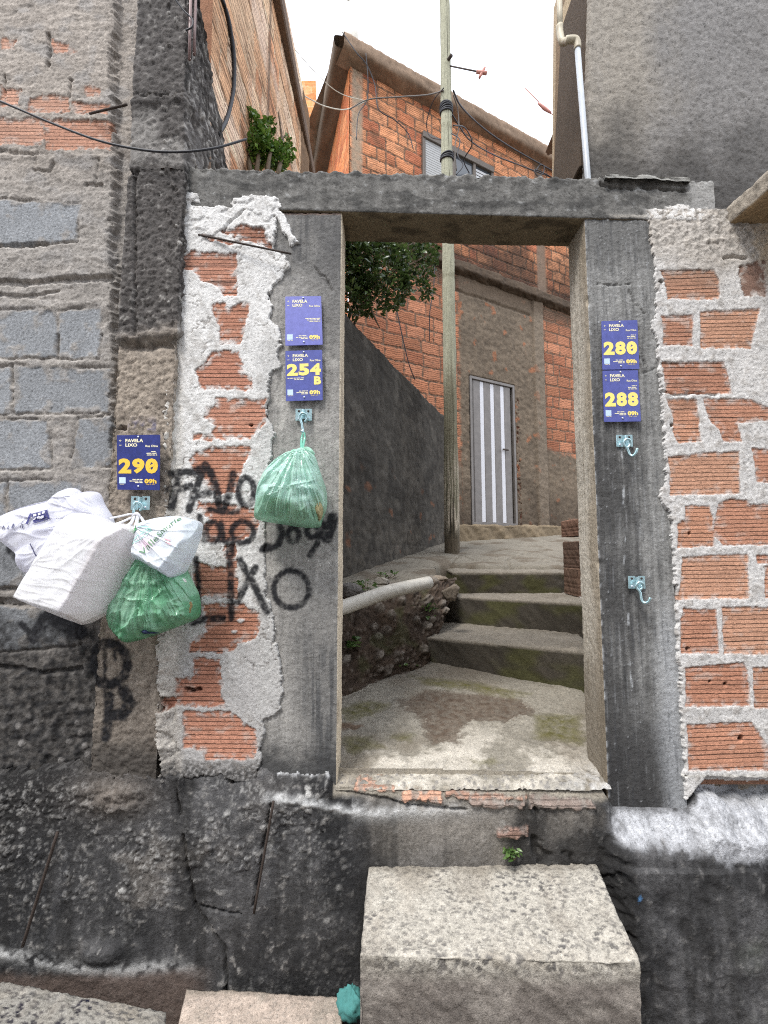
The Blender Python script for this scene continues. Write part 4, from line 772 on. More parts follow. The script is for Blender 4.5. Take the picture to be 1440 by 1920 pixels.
# stairs climbing behind the doorway
stairs = empty('stairs', (0.6, 0.9, 0.72)); tag(stairs, 'three worn mossy concrete steps climbing from the doorway floor', 'stairs')
def f_step(seed):
    def f(Q, N, ov):
        X, Y, Z = Q[..., 0], Q[..., 1], Q[..., 2]; n1 = fbm(X * 5 + Z * 4, Y * 5 - Z * 5, seed, 4); n2 = fbm(X * 28 + Z * 20, Y * 28 - Z * 21, seed + 2, 5)
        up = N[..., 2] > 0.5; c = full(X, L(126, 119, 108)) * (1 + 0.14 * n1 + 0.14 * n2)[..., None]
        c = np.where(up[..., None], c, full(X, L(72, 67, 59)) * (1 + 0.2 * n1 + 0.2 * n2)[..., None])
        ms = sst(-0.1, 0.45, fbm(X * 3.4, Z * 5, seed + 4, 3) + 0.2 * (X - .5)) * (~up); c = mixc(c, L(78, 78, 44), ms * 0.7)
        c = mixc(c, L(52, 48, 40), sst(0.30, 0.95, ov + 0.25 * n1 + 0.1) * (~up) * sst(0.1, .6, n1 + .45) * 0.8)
        return 0.006 * n1 + 0.004 * n2, c
    return f
def zpt(u, v, z): return PL(u, v, z)[:2]
s1 = 0.905; s2 = 1.09; s3 = 1.25
def stepq(fl, fr, z, bl, br): return [zpt(*fl, z), zpt(*fr, z), br, bl]
a_, b_ = zpt(783, 1192, s1), zpt(1094, 1222, s1)
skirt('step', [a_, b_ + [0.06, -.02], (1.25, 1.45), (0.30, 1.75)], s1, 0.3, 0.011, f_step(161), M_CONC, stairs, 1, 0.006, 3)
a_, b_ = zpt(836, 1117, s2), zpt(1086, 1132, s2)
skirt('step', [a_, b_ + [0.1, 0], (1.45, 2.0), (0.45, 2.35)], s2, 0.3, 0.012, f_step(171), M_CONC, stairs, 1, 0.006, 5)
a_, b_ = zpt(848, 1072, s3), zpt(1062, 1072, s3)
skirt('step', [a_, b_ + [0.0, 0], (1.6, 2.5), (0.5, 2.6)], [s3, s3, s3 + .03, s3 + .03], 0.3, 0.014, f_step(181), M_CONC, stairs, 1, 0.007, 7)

# path at the head of the stairs
crk_p = [xy(q, PA, PB) for q in ([(860, 1040), (890, 1050), (950, 1048), (955, 1062), (975, 1110)], [(950, 1048), (985, 1036), (1060, 1030)], [(862, 1040), (840, 1060), (800, 1064)])]
def f_path(X, Y):
    n1 = fbm(X * 4, Y * 4, 191, 4); n2 = fbm(X * 24, Y * 24, 192, 5)
    c = full(X, L(122, 116, 105)) * (1 + 0.14 * n1 + 0.14 * n2)[..., None]; c = mixc(c, L(88, 76, 62), sst(0.1, 0.5, fbm(X * 3, Y * 3, 193, 3)) * 0.6)
    h = 0.01 * n1 + 0.005 * n2
    for q in crk_p: h = h - 0.025 * sst(0.014, 0.004, sdl(X, Y, q) + 0.012 * n2)
    edge = Y - np.interp(X, [-2, -.1, 0.1, .35, .42, .55, 1.0, 4], [1.0, 1.05, 1.15, 1.38, 2.05, 2.15, 2.05, 2.0]) + 0.03 * n1
    k = sst(-0.02, 0.05, edge); h = h * k - 0.14 * (1 - k)
    return h, c, edge > -0.06
ground('path', (-1.2, 4.2, 0.95, 6.4), lambda X, Y: PA + PB * Y, 0.014, f_path, M_CONC)

# rubble bank left of the stairs
def bank():
    bot = [PL(u, v, FA - 0.02, FB) for u, v in ((560, 1330), (640, 1318), (700, 1290), (780, 1262), (800, 1250))]; top = [PL(u, v, PA, PB) for u, v in ((560, 1128), (635, 1112), (720, 1106), (800, 1096), (856, 1084))]
    bot, top = catmull(bot, 40), catmull(top, 40); nr = 110; t = np.linspace(-0.12, 1.14, nr)[:, None, None]
    Q = bot[None] * (1 - t) + top[None] * t; Q[..., 2] = np.clip(Q[..., 2], None, 9); tt = np.clip(t[..., 0], 0, 1)
    Q[..., 1] += -0.05 * np.sin(tt * math.pi) + np.clip(t[..., 0] - 1, 0, 1) * 1.2; Q[..., 2] += np.where(t[..., 0] > 1, -(t[..., 0] - 1) * 0.45, 0)
    N = normals(Q); N *= np.sign((N * [0, -1, 0.5]).sum(-1, keepdims=True))
    X, Z = Q[..., 0], Q[..., 2]; n1 = fbm(X * 7, Z * 7, 201, 4); n2 = fbm(X * 34, Z * 34, 202, 5); f1, f2, idr = worley(X * 15, Z * 17 + .3 * n1, 55); fb, _, idb = worley(X * 42, Z * 42, 57)
    st = sst(0.5, 0.2, f1) * (idr > 0.62); s2_ = sst(0.45, 0.2, fb) * (idb > 0.5)
    c = full(X, L(74, 62, 52)) * (1 + 0.3 * n1 + 0.35 * n2)[..., None]; c = mixc(c, L(136, 128, 118), st * np.clip(.8 + n2, 0, 1) * .85); c = mixc(c, L(118, 108, 98), s2_ * (idb > 0.75) * .6)
    c = mixc(c, L(72, 78, 44), sst(0.2, 0.6, fbm(X * 6, Z * 6, 203, 3)) * .4)
    h = 0.022 * n1 + 0.008 * n2 + 0.022 * st + 0.006 * s2_
    return raw_mesh('earth_bank', Q + N * h[..., None], grid_faces(*X.shape), M_CONC, None, c)
tag(bank(), kind='structure')

# dark wall running up the alley
def f_alley(Q, N, s, t):
    S, Z = Q[..., 1], Q[..., 2]; n1 = fbm(S * 2.2, Z * 2.2, 211, 4); n2 = fbm(S * 16, Z * 16, 212, 5); st = fbm(S * 7, Z * 1.2, 213, 4)
    c = full(S, L(72, 68, 62)) * (1 + 0.32 * n1 + 0.34 * n2 + 0.12 * st + 0.25 * fbm(S * 8, Z * 8, 219, 4) + 0.2 * fbm(S * 40, Z * 40, 218, 3))[..., None]; c = mixc(c, L(46, 43, 39), sst(0.0, 0.5, 0.5 * st + 0.8 * n1 + .3 * n2) * 0.75)
    c = mixc(c, L(96, 90, 81), sst(1.70, 1.45, Z + 0.10 * n1 - 0.1 * (S - 1.6)) * sst(-.2, .4, n1 + n2) * 0.6); c = mixc(c, L(116, 78, 56), sst(0.5, 0.75, fbm(S * 4, Z * 6, 216, 3)) * sst(2.2, 1.9, Z) * .8)
    c = mixc(c, L(54, 50, 44), sst(2.75, 3.05, Z + 0.1 * n1) * 0.6)
    rw_ = np.floor(Z / .21); fz = np.abs(Z / .21 - rw_ - .5); fs = np.abs(np.mod(S / .42 + .5 * np.mod(rw_, 2), 1) - .5); jn = np.maximum(sst(.45, .49, fz + .03 * n2), sst(.475, .492, fs + .02 * n2)) * sst(-.2, .3, n1 + .5 * n2); c = mixc(c, L(44, 41, 37), jn * .6)
    c = mixc(c, L(104, 99, 91), sst(.15, .6, fbm(S * 5, Z * 5, 221, 5)) * .45)
    h = 0.012 * n1 + 0.010 * n2 - .006 * jn - 0.006 * (np.abs(Z - 1.72 - .02 * n1) < 0.008)
    return h, c, {}
aw0, aw1 = np.array([-0.83, 0.3]), np.array([0.93, 4.36]); nrm = np.array([0.92, -0.40])
ZB_ = P(640, 583, 1.53)[2]; ZA1 = P(835, 792, 4.2)[2]; ZA0 = ZB_ + (ZB_ - ZA1) * (1.53 - .3) / (4.36 - 1.53)
def al(z, q): return (q[0], q[1], z)
def al2(z, q): return (q[0] - .92 * .13, q[1] + .4 * .13, z)
loft('alley_wall', [al(0.6, aw0), al(ZA0, aw0), al2(ZA0 + .02, aw0), al2(0.6, aw0)], [al(1.2, aw1), al(ZA1, aw1), al2(ZA1 + .02, aw1), al2(1.2, aw1)], 0.018, f_alley, M_CONC, None, 2, resB=0.018, flip=True)
tag(bpy.data.objects['alley_wall'], 'tall dark grimy rendered wall climbing the alley behind the left post', 'wall')

# ---------------------------------------------------------------- house at the back
HO = np.array([1.115, 4.4]); HU = np.array([0.8808, 0.4735]); HN = np.array([0.4735, -0.8808])
def hs(u, v, off=0.0):
    """point of the house front (pushed out by off) seen at sheet position u, v -> (s along the front, z)"""
    d = ray(u, v); o = HO + HN * off; A = np.array([[d[0], -HU[0]], [d[1], -HU[1]]]); r = o - CAM[:2]; t, s = np.linalg.solve(A, r); return s, CAM[2] + t * d[2]
def HP(s, z, off=0.0): 
    q = HO + HU * s + HN * off; return np.array([q[0], q[1], z])
hb = empty('house', tuple(HP(0.4, 1.5))); tag(hb, 'orange brick house above the steps with sloping roof slab and striped metal door', 'house')
sC = hs(655, 300)[0]; sE = hs(1060, 300)[0] + 2.2; zL = hs(920, 520)[1]; zR = hs(655, 85)[1]
bf_h = brick_wall_fn(0.172, 0.28, 0.02, [L(204, 136, 96), L(194, 124, 88), L(212, 148, 108), L(176, 108, 78), L(206, 142, 102)], L(112, 92, 76), 300, hb=0.008, rag=0.011)
def hloft(name, s0, s1, z0, z1, off, res, fn, mat, par=hb):
    A = [HP(s0, z0, off), HP(s0, z1, off)]; B = [HP(s1, z0, off), HP(s1, z1, off)]
    def g(Q, N, s, t):
        S = s0 + (s1 - s0) * t; return fn(S, Q[..., 2])
    return loft(name, A, B, res, g, mat, par, 0, flip=True)
def f_hup(S, Z):
    h, c, m, gv = bf_h(S, Z); n1 = fbm(S * 1.5, Z * 1.5, 310, 3); n2 = fbm(S * 8, Z * 8, 311, 4)
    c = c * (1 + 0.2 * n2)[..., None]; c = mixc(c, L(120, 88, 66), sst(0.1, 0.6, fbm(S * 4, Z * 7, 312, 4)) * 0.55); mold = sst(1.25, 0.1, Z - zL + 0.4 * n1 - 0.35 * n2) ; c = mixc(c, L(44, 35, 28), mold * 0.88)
    col = np.exp(-((S - (sC + 0.10)) / 0.08) ** 8); c = mixc(c, np.asarray(L(150, 132, 112)), col * np.clip(0.9 + .4 * n2, 0, 1)); h = h * (1 - col) + 0.004 * col; m = m * (1 - col)
    c2 = hs(1010, 480)[0]; col = np.exp(-((S - c2 - .05) / 0.10) ** 8); c = mixc(c, np.asarray(L(110, 94, 80)), col * 0.95); h = h * (1 - col); m = m * (1 - col)
    return h, c, {'brick': m, 'gv': gv, 'alive': Z < r0[1] + sl_ * (S - r0[0]) + .12}
r0 = hs(645, 82, .2); r1 = hs(1052, 306, .2); th = 0.17; sl_ = (r1[1] - r0[1]) / (r1[0] - r0[0])
hloft('upper_wall', sC, sE, zL, zR + 0.3, 0.0, 0.012, f_hup, M_FAR)
# ledge: slab edge between the storeys
def f_ledge(Q, N, s, t):
    X, Z = Q[..., 0], Q[..., 2]; n = fbm(X * 5, Z * 9 + s * 9, 320, 5); n2 = fbm(X * 20, s * 20, 321, 4)
    return 0.02 * n + 0.01 * n2, full(X, L(74, 62, 50)) * (1 + 0.35 * n + .2 * n2)[..., None], {}
loft('ledge', [HP(sC - .1, zL + .03, -.05), HP(sC - .1, zL + 0.02, .10), HP(sC - .1, zL - .12, .12), HP(sC - .1, zL - .16, -.05)], [HP(sE, zL + .03, -.05), HP(sE, zL + 0.02, .10), HP(sE, zL - .12, .12), HP(sE, zL - .16, -.05)], 0.016, f_ledge, M_CONC, hb, 2)
sD0, zD1 = hs(880, 705); sD1 = hs(962, 716)[0]; zD0 = hs(920, 985)[1]; sP0 = hs(862, 700)[0]; sP1 = hs(1000, 700)[0]; sP2 = hs(1018, 700)[0]
bf_h2 = brick_wall_fn(0.172, 0.28, 0.02, [L(162, 108, 80), L(150, 97, 72), L(170, 116, 88)], L(104, 86, 72), 340, hb=0.008, rag=0.011)
def f_hlow(S, Z):
    h, c, m, gv = bf_h2(S, Z); n1 = fbm(S * 2.2, Z * 2.2, 330, 4); n2 = fbm(S * 14, Z * 14, 331, 5); n3 = fbm(S * 5, Z * 5, 332, 4)
    zc = zD0 + (zD1 - zD0) * 0.53
    ren = np.maximum(sst(sP0 - .05, sP0 + .02, S + .03 * n2) * sst(sP2 + .02, sP2 - .01, S), sst(zc + .1, zc - .02, Z + 0.1 * n1 + .03 * n2) * (S > sP2))
    ren = np.maximum(ren, sst(zD0 + 1.0, zD0 + .8, Z + .1 * n1) * (S < sP0))
    rc = full(S, L(104, 92, 78)) * (1 + 0.24 * n1 + 0.24 * n2)[..., None]; rc = mixc(rc, L(150, 96, 66), sst(0.45, 0.7, n3) * .7)
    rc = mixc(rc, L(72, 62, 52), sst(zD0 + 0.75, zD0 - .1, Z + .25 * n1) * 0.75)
    c = c * (1 - ren)[..., None] + rc * ren[..., None]; h = h * (1 - ren) + (0.014 + 0.008 * n2 + .006 * n3) * ren; m = m * (1 - ren)
    col = sst(sP1 - .01, sP1 + .01, S) * sst(sP2 + .01, sP2 - .01, S); c = mixc(c, L(118, 106, 92), col * .6); h = h + 0.03 * col
    dr = sst(sD0 - .015, sD0 - .005, S) * sst(sD1 + .015, sD1 + .005, S) * sst(zD1 + .015, zD1 + .005, Z) * (Z > zD0)
    jg = np.abs(S - sD1 - 0.06) ; red = (jg < 0.03) * sst(0.2, 0.5, fbm(S * 30, Z * 24, 335, 3)) * (Z < zD1 - .15); h = h - 0.03 * red; c = mixc(c, L(120, 58, 40), red * .8)
    h = h - 0.05 * dr - 0.03 * np.exp(-((Z - hs(900, 560)[1] + .02 * n1) / 0.02) ** 2) * (S < sP1 - .05) * (S > hs(845, 560)[0])
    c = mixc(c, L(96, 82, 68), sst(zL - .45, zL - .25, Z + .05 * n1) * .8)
    return h, c, {'brick': m, 'gv': gv}
hloft('lower_wall', sC, sE, 1.25, zL + .02, 0.0, 0.012, f_hlow, M_FAR)
# striped door
dm_, dnt, db = new_mat('grey_sheet_metal'); db.inputs['Base Color'].default_value = (*L(132, 122, 114), 1); db.inputs['Roughness'].default_value = 0.45; db.inputs['Metallic'].default_value = 0.3
M_DOOR = plain('grey_sheet_metal', L(108, 103, 99), 0.45, 0.35, 12, 0.4, 0.05); M_WSTRIP = plain('white_strip', L(196, 196, 200), 0.5, 0, 30, 0.1, 0.02)
V_, F_ = [], []
dw = (sD1 - sD0); prof = []
for i in range(4):
    a = sD0 + 0.03 + (dw - .06) * i / 4; b = sD0 + .03 + (dw - .06) * (i + 1) / 4
    prof += [(a + .01, -.02), (a + .04, -.002), (b - .04, -.002), (b - .01, -.02)]
q = np.array([[HP(s_, zD0 + .03, o_) for s_, o_ in prof], [HP(s_, zD1 - .03, o_) for s_, o_ in prof]])
door = raw_mesh('door', q, grid_faces(2, len(prof)), M_DOOR, hb, smooth=False)
gs = []
for i in (1, 2, 3):
    s_ = sD0 + .03 + (dw - .06) * i / 4; gs.append(box_geo((HP(s_, zD0 + .03, -.012) + HP(s_, zD1 - .03, -.012)) / 2, np.append(HU, 0) * .032, np.append(HN, 0) * .008, (0, 0, (zD1 - zD0) / 2 - .04), .003))
for k, g in enumerate(gs): raw_mesh('white_strip', *g, M_WSTRIP, door, smooth=False)
fr = [box_geo(HP(sD0 + .012, (zD0 + zD1) / 2, 0), np.append(HU, 0) * .02, np.append(HN, 0) * .02, (0, 0, (zD1 - zD0) / 2), .004), box_geo(HP(sD1 - .012, (zD0 + zD1) / 2, 0), np.append(HU, 0) * .02, np.append(HN, 0) * .02, (0, 0, (zD1 - zD0) / 2), .004),
      box_geo(HP((sD0 + sD1) / 2, zD1 - .015, .001), np.append(HU, 0) * (dw / 2), np.append(HN, 0) * .02, (0, 0, .02), .004), box_geo(HP((sD0 + sD1) / 2, zD0 + .015, .001), np.append(HU, 0) * (dw / 2), np.append(HN, 0) * .02, (0, 0, .02), .004)]
raw_mesh('door_frame', *join_geo(fr), M_DOOR, door, smooth=False)
hk = hs(947, 843); raw_mesh('handle', *join_geo([box_geo(HP(hk[0], hk[1], .012), np.append(HU, 0) * .05, np.append(HN, 0) * .006, (0, 0, .008), .002), tube_geo([HP(hk[0] - .03, hk[1], .01), HP(hk[0] - .05, hk[1] - .02, .05), HP(hk[0] + .02, hk[1] - .02, .05)], .008, 6, 3)]), M_RUST, door)
# doorstep of that door
def f_thr(Q, N, ov):
    X, Y, Z = Q[..., 0], Q[..., 1], Q[..., 2]; n1 = fbm(X * 5 + Z * 4, Y * 5 + Z * 3, 341, 4); c = full(X, L(120, 106, 86)) * (1 + .3 * n1)[..., None]; c = mixc(c, L(92, 80, 50), sst(.2, .6, ov) * .6); return 0.02 * n1, c
q = [HP(hs(862, 985)[0] - .3, 0, .22)[:2], HP(sE, 0, .20)[:2], HP(sE, 0, -.05)[:2], HP(hs(862, 985)[0] - .3, 0, -.05)[:2]]
skirt('doorstep', q, [zD0 - .02, zD0 + .06, zD0 + .06, zD0 - .02], .5, .022, f_thr, M_CONC, hb, 2, .015, 9)
# window of the upper storey
w0, zw1 = hs(792, 257); w1 = hs(920, 329)[0]; zw0 = zw1 - 0.62
M_FRM = plain('window_steel', L(92, 84, 76), .6, .1, 40, .3, .1); M_GLASS = plain('window_glass', L(70, 74, 78), .1, 0, 10, .1, 0, .7)
win = raw_mesh('window', *join_geo([box_geo(HP((w0 + w1) / 2, zw1, .01), np.append(HU, 0) * ((w1 - w0) / 2 + .02), np.append(HN, 0) * .05, (0, 0, .045), .006), box_geo(HP((w0 + w1) / 2, zw0, .01), np.append(HU, 0) * ((w1 - w0) / 2), np.append(HN, 0) * .03, (0, 0, .03), .006)] +
    [box_geo(HP(s_, (zw0 + zw1) / 2, .01), np.append(HU, 0) * .022, np.append(HN, 0) * .035, (0, 0, (zw1 - zw0) / 2), .004) for s_ in (w0, w0 + (w1 - w0) * .42, w0 + (w1 - w0) * .72, w1)]), M_FRM, hb, smooth=False)
V_, F_ = box_geo(HP((w0 + w1) / 2, (zw0 + zw1) / 2, .012), np.append(HU, 0) * ((w1 - w0) / 2 - .01), np.append(HN, 0) * .006, (0, 0, (zw1 - zw0) / 2 - .02)); raw_mesh('pane', V_, F_, M_GLASS, win, smooth=False)
sl = [box_geo(HP(w0 + (w1 - w0) * .21, zw0 + .05 + k * .034, .028), np.append(HU, 0) * ((w1 - w0) * .20), np.append(HN, 0) * .004 + np.array([0, 0, .006]), (0, 0, .012)) for k in range(16)]
raw_mesh('shutter', *join_geo(sl), plain('pale_shutter', L(158, 158, 156), .5), win, smooth=False)
sl = [box_geo(HP(w0 + (w1 - w0) * .86, zw0 + .05 + k * .05, .028), np.append(HU, 0) * ((w1 - w0) * .13), np.append(HN, 0) * .004, (0, 0, .018)) for k in range(10)]
raw_mesh('shutter', *join_geo(sl), plain('pale_shutter', L(170, 170, 170), .5), win, smooth=False)
# roof slab, sloping along the front
pts = [hs(640, 78, .32), hs(760, 165, .32), hs(900, 255, .32), hs(1050, 318, .32)]
sl_ = (r1[1] - r0[1]) / (r1[0] - r0[0])
def f_roof(Q, N, s, t):
    X, Z = Q[..., 0], Q[..., 2]; n = fbm(X * 3, Z * 3 + s * 3, 350, 4); n2 = fbm(X * 14, s * 14, 351, 4)
    c = full(X, L(132, 112, 94)) * (1 + .35 * n + .3 * n2)[..., None]; return .012 * n + .008 * n2, c, {}
def rp(s_, o_, dz): return HP(s_, r0[1] + sl_ * (s_ - r0[0]) + dz, o_)
loft('roof', [rp(r0[0], -.05, -.02), rp(r0[0], .2, 0), rp(r0[0], .215, th), rp(r0[0], -3, th + .05)], [rp(sE, -.05, -.02), rp(sE, .2, 0), rp(sE, .215, th), rp(sE, -3, th + .05)], .03, f_roof, M_CONC, hb, 1, flip=True)
# left flank of the house under its own eave
cC = HP(sC, 0)[:2]; dS = np.array([-0.30, 1.0]) / 1.044; nS = np.array([-1.0, -0.30]) / 1.044
bf_s = brick_wall_fn(0.172, 0.28, 0.016, [L(206, 124, 74), L(190, 106, 64), L(212, 136, 88)], L(150, 110, 80), 360, hb=0.006)
def f_flank(Q, N, s, t):
    S = t * 4.0; h, c, m, gv = bf_s(S, Q[..., 2]); return h, c, {'brick': m, 'gv': gv}
def SPt(s_, z, o_=0): q_ = cC + dS * s_ + nS * o_; return np.array([q_[0], q_[1], z])
ze = r0[1] + .01
loft('flank_wall', [SPt(0, 1.2), SPt(0, ze + .06)], [SPt(4, 1.2), SPt(4, ze + .06)], .016, f_flank, M_FAR, hb, 0)
def f_eave(Q, N, s, t):
    X, Z = Q[..., 0] + Q[..., 1], Q[..., 2]; n = fbm(X * 3, s * 6, 370, 4); return .01 * n, full(X, L(104, 90, 76)) * (1 + .35 * n)[..., None], {}
ze = r0[1] + .01; oe = 0.22
loft('eave', [SPt(-.16, ze, 0.0), SPt(-.16, ze + .01, oe), SPt(-.16, ze + .16, oe + .02), SPt(-.16, ze + .19, 0)], [SPt(4, ze, 0.0), SPt(4, ze + .01, oe), SPt(4, ze + .16, oe + .02), SPt(4, ze + .19, 0)], .03, f_eave, M_CONC, hb, 1)
vp = HP(hs(662, 30)[0] + .05, 0, -.2); zv = P(0, 40, vp[1])[2]
tube('vent_pipe', [(vp[0], vp[1], zR), (vp[0], vp[1], zR + .8), (vp[0], vp[1], P(0, 20, vp[1])[2])], .11, M_PVC, hb, 12, 1)
# ================================================================== OTHER BUILDINGS
# grey stucco house at the upper right, with its corner, fascia boards and concrete canopy
hr = empty('house', (P(1250, 900, .3)[0], 0.3, 0.6)); tag(hr, 'tall grey stucco house on the right with drainpipe corner and concrete canopy edge', 'house')
yr = 0.26
def f_stucco(Q, N, s, t):
    X, Z = Q[..., 0], Q[..., 2]; U, V = project(np.stack([X, X * 0 + yr, Z], -1)); ax = X * 0.8 + Z * 0.35; az = Z * 0.8 - X * .35
    n1 = fbm(X * 2.4, Z * 2.4, 401, 4); n2 = fbm(ax * 46, az * 24, 402, 5); n3 = fbm(ax * 110, az * 66, 403, 3); st = fbm(X * 10, Z * .8, 404, 3)
    c = full(X, L(120, 117, 114)) * (1 + .10 * n1 + .12 * n2 + .12 * n3)[..., None]
    c = mixc(c, L(158, 149, 135), sst(0.60, 0.02, X - P(1090, 200, yr)[0] + 0.22 * n1 + 0.12 * st + .05 * n2) * .6)
    c = mixc(c, L(92, 90, 90), sst(0.15, 1.1, (X - P(1180, 0, yr)[0]) * .8 + (2.95 - Z) * .55 + .35 * n1) * .9)
    c = mixc(c, L(66, 64, 62), sst(0.42, 0.0, Z - P(1200, 345, yr)[2] + 0.22 * n1 + .1 * st) * .85)
    return 0.004 * n1 + .0042 * n2 + .003 * n3, c, {}
x0b, x0t = P(1080, 345, yr)[0], P(1106, -10, yr)[0]; zt0 = P(1100, -30, yr)[2] + .5; zt1 = 2.15
loft('stucco_wall', [(x0b - .02, yr + .02, zt1), (x0b - .005, yr, zt1), (2.3, yr, zt1)], [(x0t - .0 + .03, yr + .02, zt0), (x0t + .035, yr, zt0), (2.3, yr, zt0)], .0075, f_stucco, M_STUCCO, hr, 1)
# under the canopy: the same house, plain tan render
def f_tan(Q, N, s, t):
    X, Z = Q[..., 0], Q[..., 2]; n = fbm(X * 6, Z * 6, 410, 4); return .004 * n, full(X, L(176, 158, 132)) * (1 + .12 * n)[..., None], {}
# flank: narrow boards of the eave running back
xw = P(1060, 340, .5)[0]
def board(name, pb, pt, yb, wd, dp, c, mat=M_CONC):
    """upright board from pb (bottom) to pt (top) on the sheet at depth yb"""
    b, t_ = P(*pb, yb), P(*pt, yb); ax = (t_ - b) / 2; V_, F_ = box_geo((b + t_) / 2, (wd / 2, 0, 0), (0, dp / 2, 0), ax, .006)
    return raw_mesh(name, V_, F_, mat, hr, np.tile(np.asarray(L(*c)), (len(V_), 1)), smooth=False)
board('dark_fascia', (1071, 370), (1090, -20), .50, .072, .36, (78, 66, 54))
board('fascia_board', (1058, 370), (1071, -20), .60, .028, .2, (176, 158, 130))
board('fascia_board', (1053, 370), (1061, -20), .74, .030, .2, (128, 108, 86))
board('fascia_board', (1051, 360), (1053, -20), .86, .030, .2, (170, 152, 126))
V_, F_ = box_geo((1.95, .72, 2.6), (.7, 0, 0), (0, .36, 0), (0, 0, 2.55)); raw_mesh('back_walls', V_, F_, M_CONC, hr, np.tile(L(150, 140, 126), (len(V_), 1)), smooth=False)
pk, pk2 = P(1103, 345, yr - .03), P(1082, 75, yr - .03); pk3, pk4 = P(1054, 78, yr + .02), P(1050, 62, yr + .04)
dpipe = tube('drainpipe', [pk + [0, 0, -.35], pk, pk2 + [0, 0, -.03]], .0125, M_GREYPVC, None, 12, 1); tag(dpipe, 'grey plastic drainpipe running down the stucco corner at the upper right', 'drainpipe')
V_, F_ = join_geo([tube_geo([pk2 + [0.001, 0, -.045], pk2 + [0, 0, -.012], pk2 + [-.012, 0, .002], pk2 + [-.05, 0, 0]], .0155, 12, 5), tube_geo([pk2 + [-.03, 0, 0], pk3], .0125, 12, 1), tube_geo([pk3 + [.02, 0, 0], pk3, pk4, pk4 + [0, 0, .04]], .0155, 12, 4), tube_geo([pk4, P(1049, -20, yr + .05)], .0125, 12, 1)])
raw_mesh('elbow_pipe', V_, F_, plain('aged_pvc', L(172, 162, 140), .5, 0, 30, .3, .15), dpipe)
p_, q_ = P(1050, 335, 1.0), P(1047, 302, 1.0); V_, F_ = tube_geo([p_ + [0, 0, -.3], p_, q_, q_ + [.01, 0, .02], P(1060, 296, 1.0)], .014, 8, 4)
tag(raw_mesh('overflow_pipe', V_, F_, M_PVC), 'short white plastic pipe bend peeping above the beam beside the fascia', 'pipe')
# canopy slab over the neighbour's door
ka, kb = P(1347, 430, 0.02), P(1347, 397, .02); kx = P(1452, 300, -.22)[0]
def f_slab(Q, N, s, t):
    X, Yq, Z = Q[..., 0], Q[..., 1], Q[..., 2]; n = fbm(Yq * 12 + X * 3, s * 14 + X * 5, 420, 5); n2 = fbm(Yq * 40 + X * 30, s * 40, 421, 4); un = N[..., 2] < -.6
    c = full(X, L(158, 148, 134)) * (1 + .16 * n + .16 * n2)[..., None]; c = np.where(un[..., None], full(X, L(150, 128, 98)) * (1 + .1 * n)[..., None], c); c = mixc(c, L(72, 68, 62), sst(.25, .6, n2) * (~un) * .7)
    return .007 * n + .006 * n2, c, {}
thk = kb[2] - ka[2]
def cprof(y, dx): return [(2.2, y, ka[2]), (ka[0] + dx, y, ka[2]), (ka[0] + dx, y, ka[2] + thk), (2.2, y, ka[2] + thk + .02)]
loft('canopy_slab', cprof(0.25, 0), cprof(-.62, .06), .008, f_slab, M_CONC, hr, 2, flip=True)
loft('render_band', [(P(1338, 440, .02)[0], .012, P(0, 470, .02)[2]), (2.2, .012, P(0, 470, .02)[2])], [(P(1338, 440, .02)[0], .012, ka[2] + .01), (2.2, .012, ka[2] + .01)], .02, f_tan, M_CONC, hr, 0)
# tiles and timber peeping over the far roof end at the right
pr = P(1045, 240, 4.2); V_, F_ = join_geo([box_geo(pr + [.12, 0, -.02], (.16, 0, .10), (0, .3, 0), (-.012, 0, .02), .004), box_geo(pr + [.08, 0, -.16], (.16, 0, -.04), (0, .25, 0), (.004, 0, .016), .004), box_geo(pr + [-.02, .1, -.12], (.012, 0, 0), (0, .012, 0), (0, 0, .12), .002)])
tag(raw_mesh('roof_scrap', V_, F_, plain('old_timber', L(110, 92, 76), .9, 0, 30, .4, .4), smooth=False), 'loose roof boards sticking out past the stucco corner above the brick house', 'roof boards')

# far brick house between the two roofs
fb = empty('house', tuple(P(570, 330, 11)))
tag(fb, 'small distant brick house seen between the left house and the sloping roof', 'house')
yf = 10.5; fx0, fx1 = P(520, 200, yf)[0], P(600, 200, yf)[0]
bf_f = brick_wall_fn(0.22, 0.36, 0.03, [L(224, 158, 102), L(214, 142, 88), L(230, 172, 118)], L(196, 160, 120), 430, hb=.006)
def f_far(Q, N, s, t):
    X, Z = Q[..., 0], Q[..., 2]; h, c, m, gv = bf_f(X, Z); lowr = sst(P(0, 258, yf)[2] + .05, P(0, 258, yf)[2], Z); n = fbm(X * 2, Z * 2, 433, 4)
    c = mixc(c, np.asarray(L(178, 146, 108)), lowr * .6 * sst(-.3, .4, n)); return h, c, {'brick': m, 'gv': gv}
loft('brick_wall', [(fx0 - 1, yf, 2), (fx1 + .35, yf, 2)], [(fx0 - 1, yf, P(0, 196, yf)[2]), (fx1 + .35, yf, P(0, 196, yf)[2])], .035, f_far, M_FAR, fb, 0)
loft('attic_wall', [(fx0 - 1, yf + .02, P(0, 200, yf)[2]), (P(594, 200, yf)[0], yf + .02, P(0, 200, yf)[2])], [(fx0 - 1, yf + .02, P(0, 150, yf)[2]), (P(592, 160, yf)[0], yf + .02, P(0, 150, yf)[2])], .035, f_far, M_FAR, fb, 0)
V_, F_ = box_geo(((fx0 + fx1) / 2, yf - .05, P(0, 250, yf)[2]), ((fx1 - fx0) / 2 + .5, 0, 0), (0, .22, 0), (0, 0, .08), .01); raw_mesh('ledge', V_, F_, M_CONC, fb, np.tile(L(120, 100, 80), (len(V_), 1)), smooth=False)
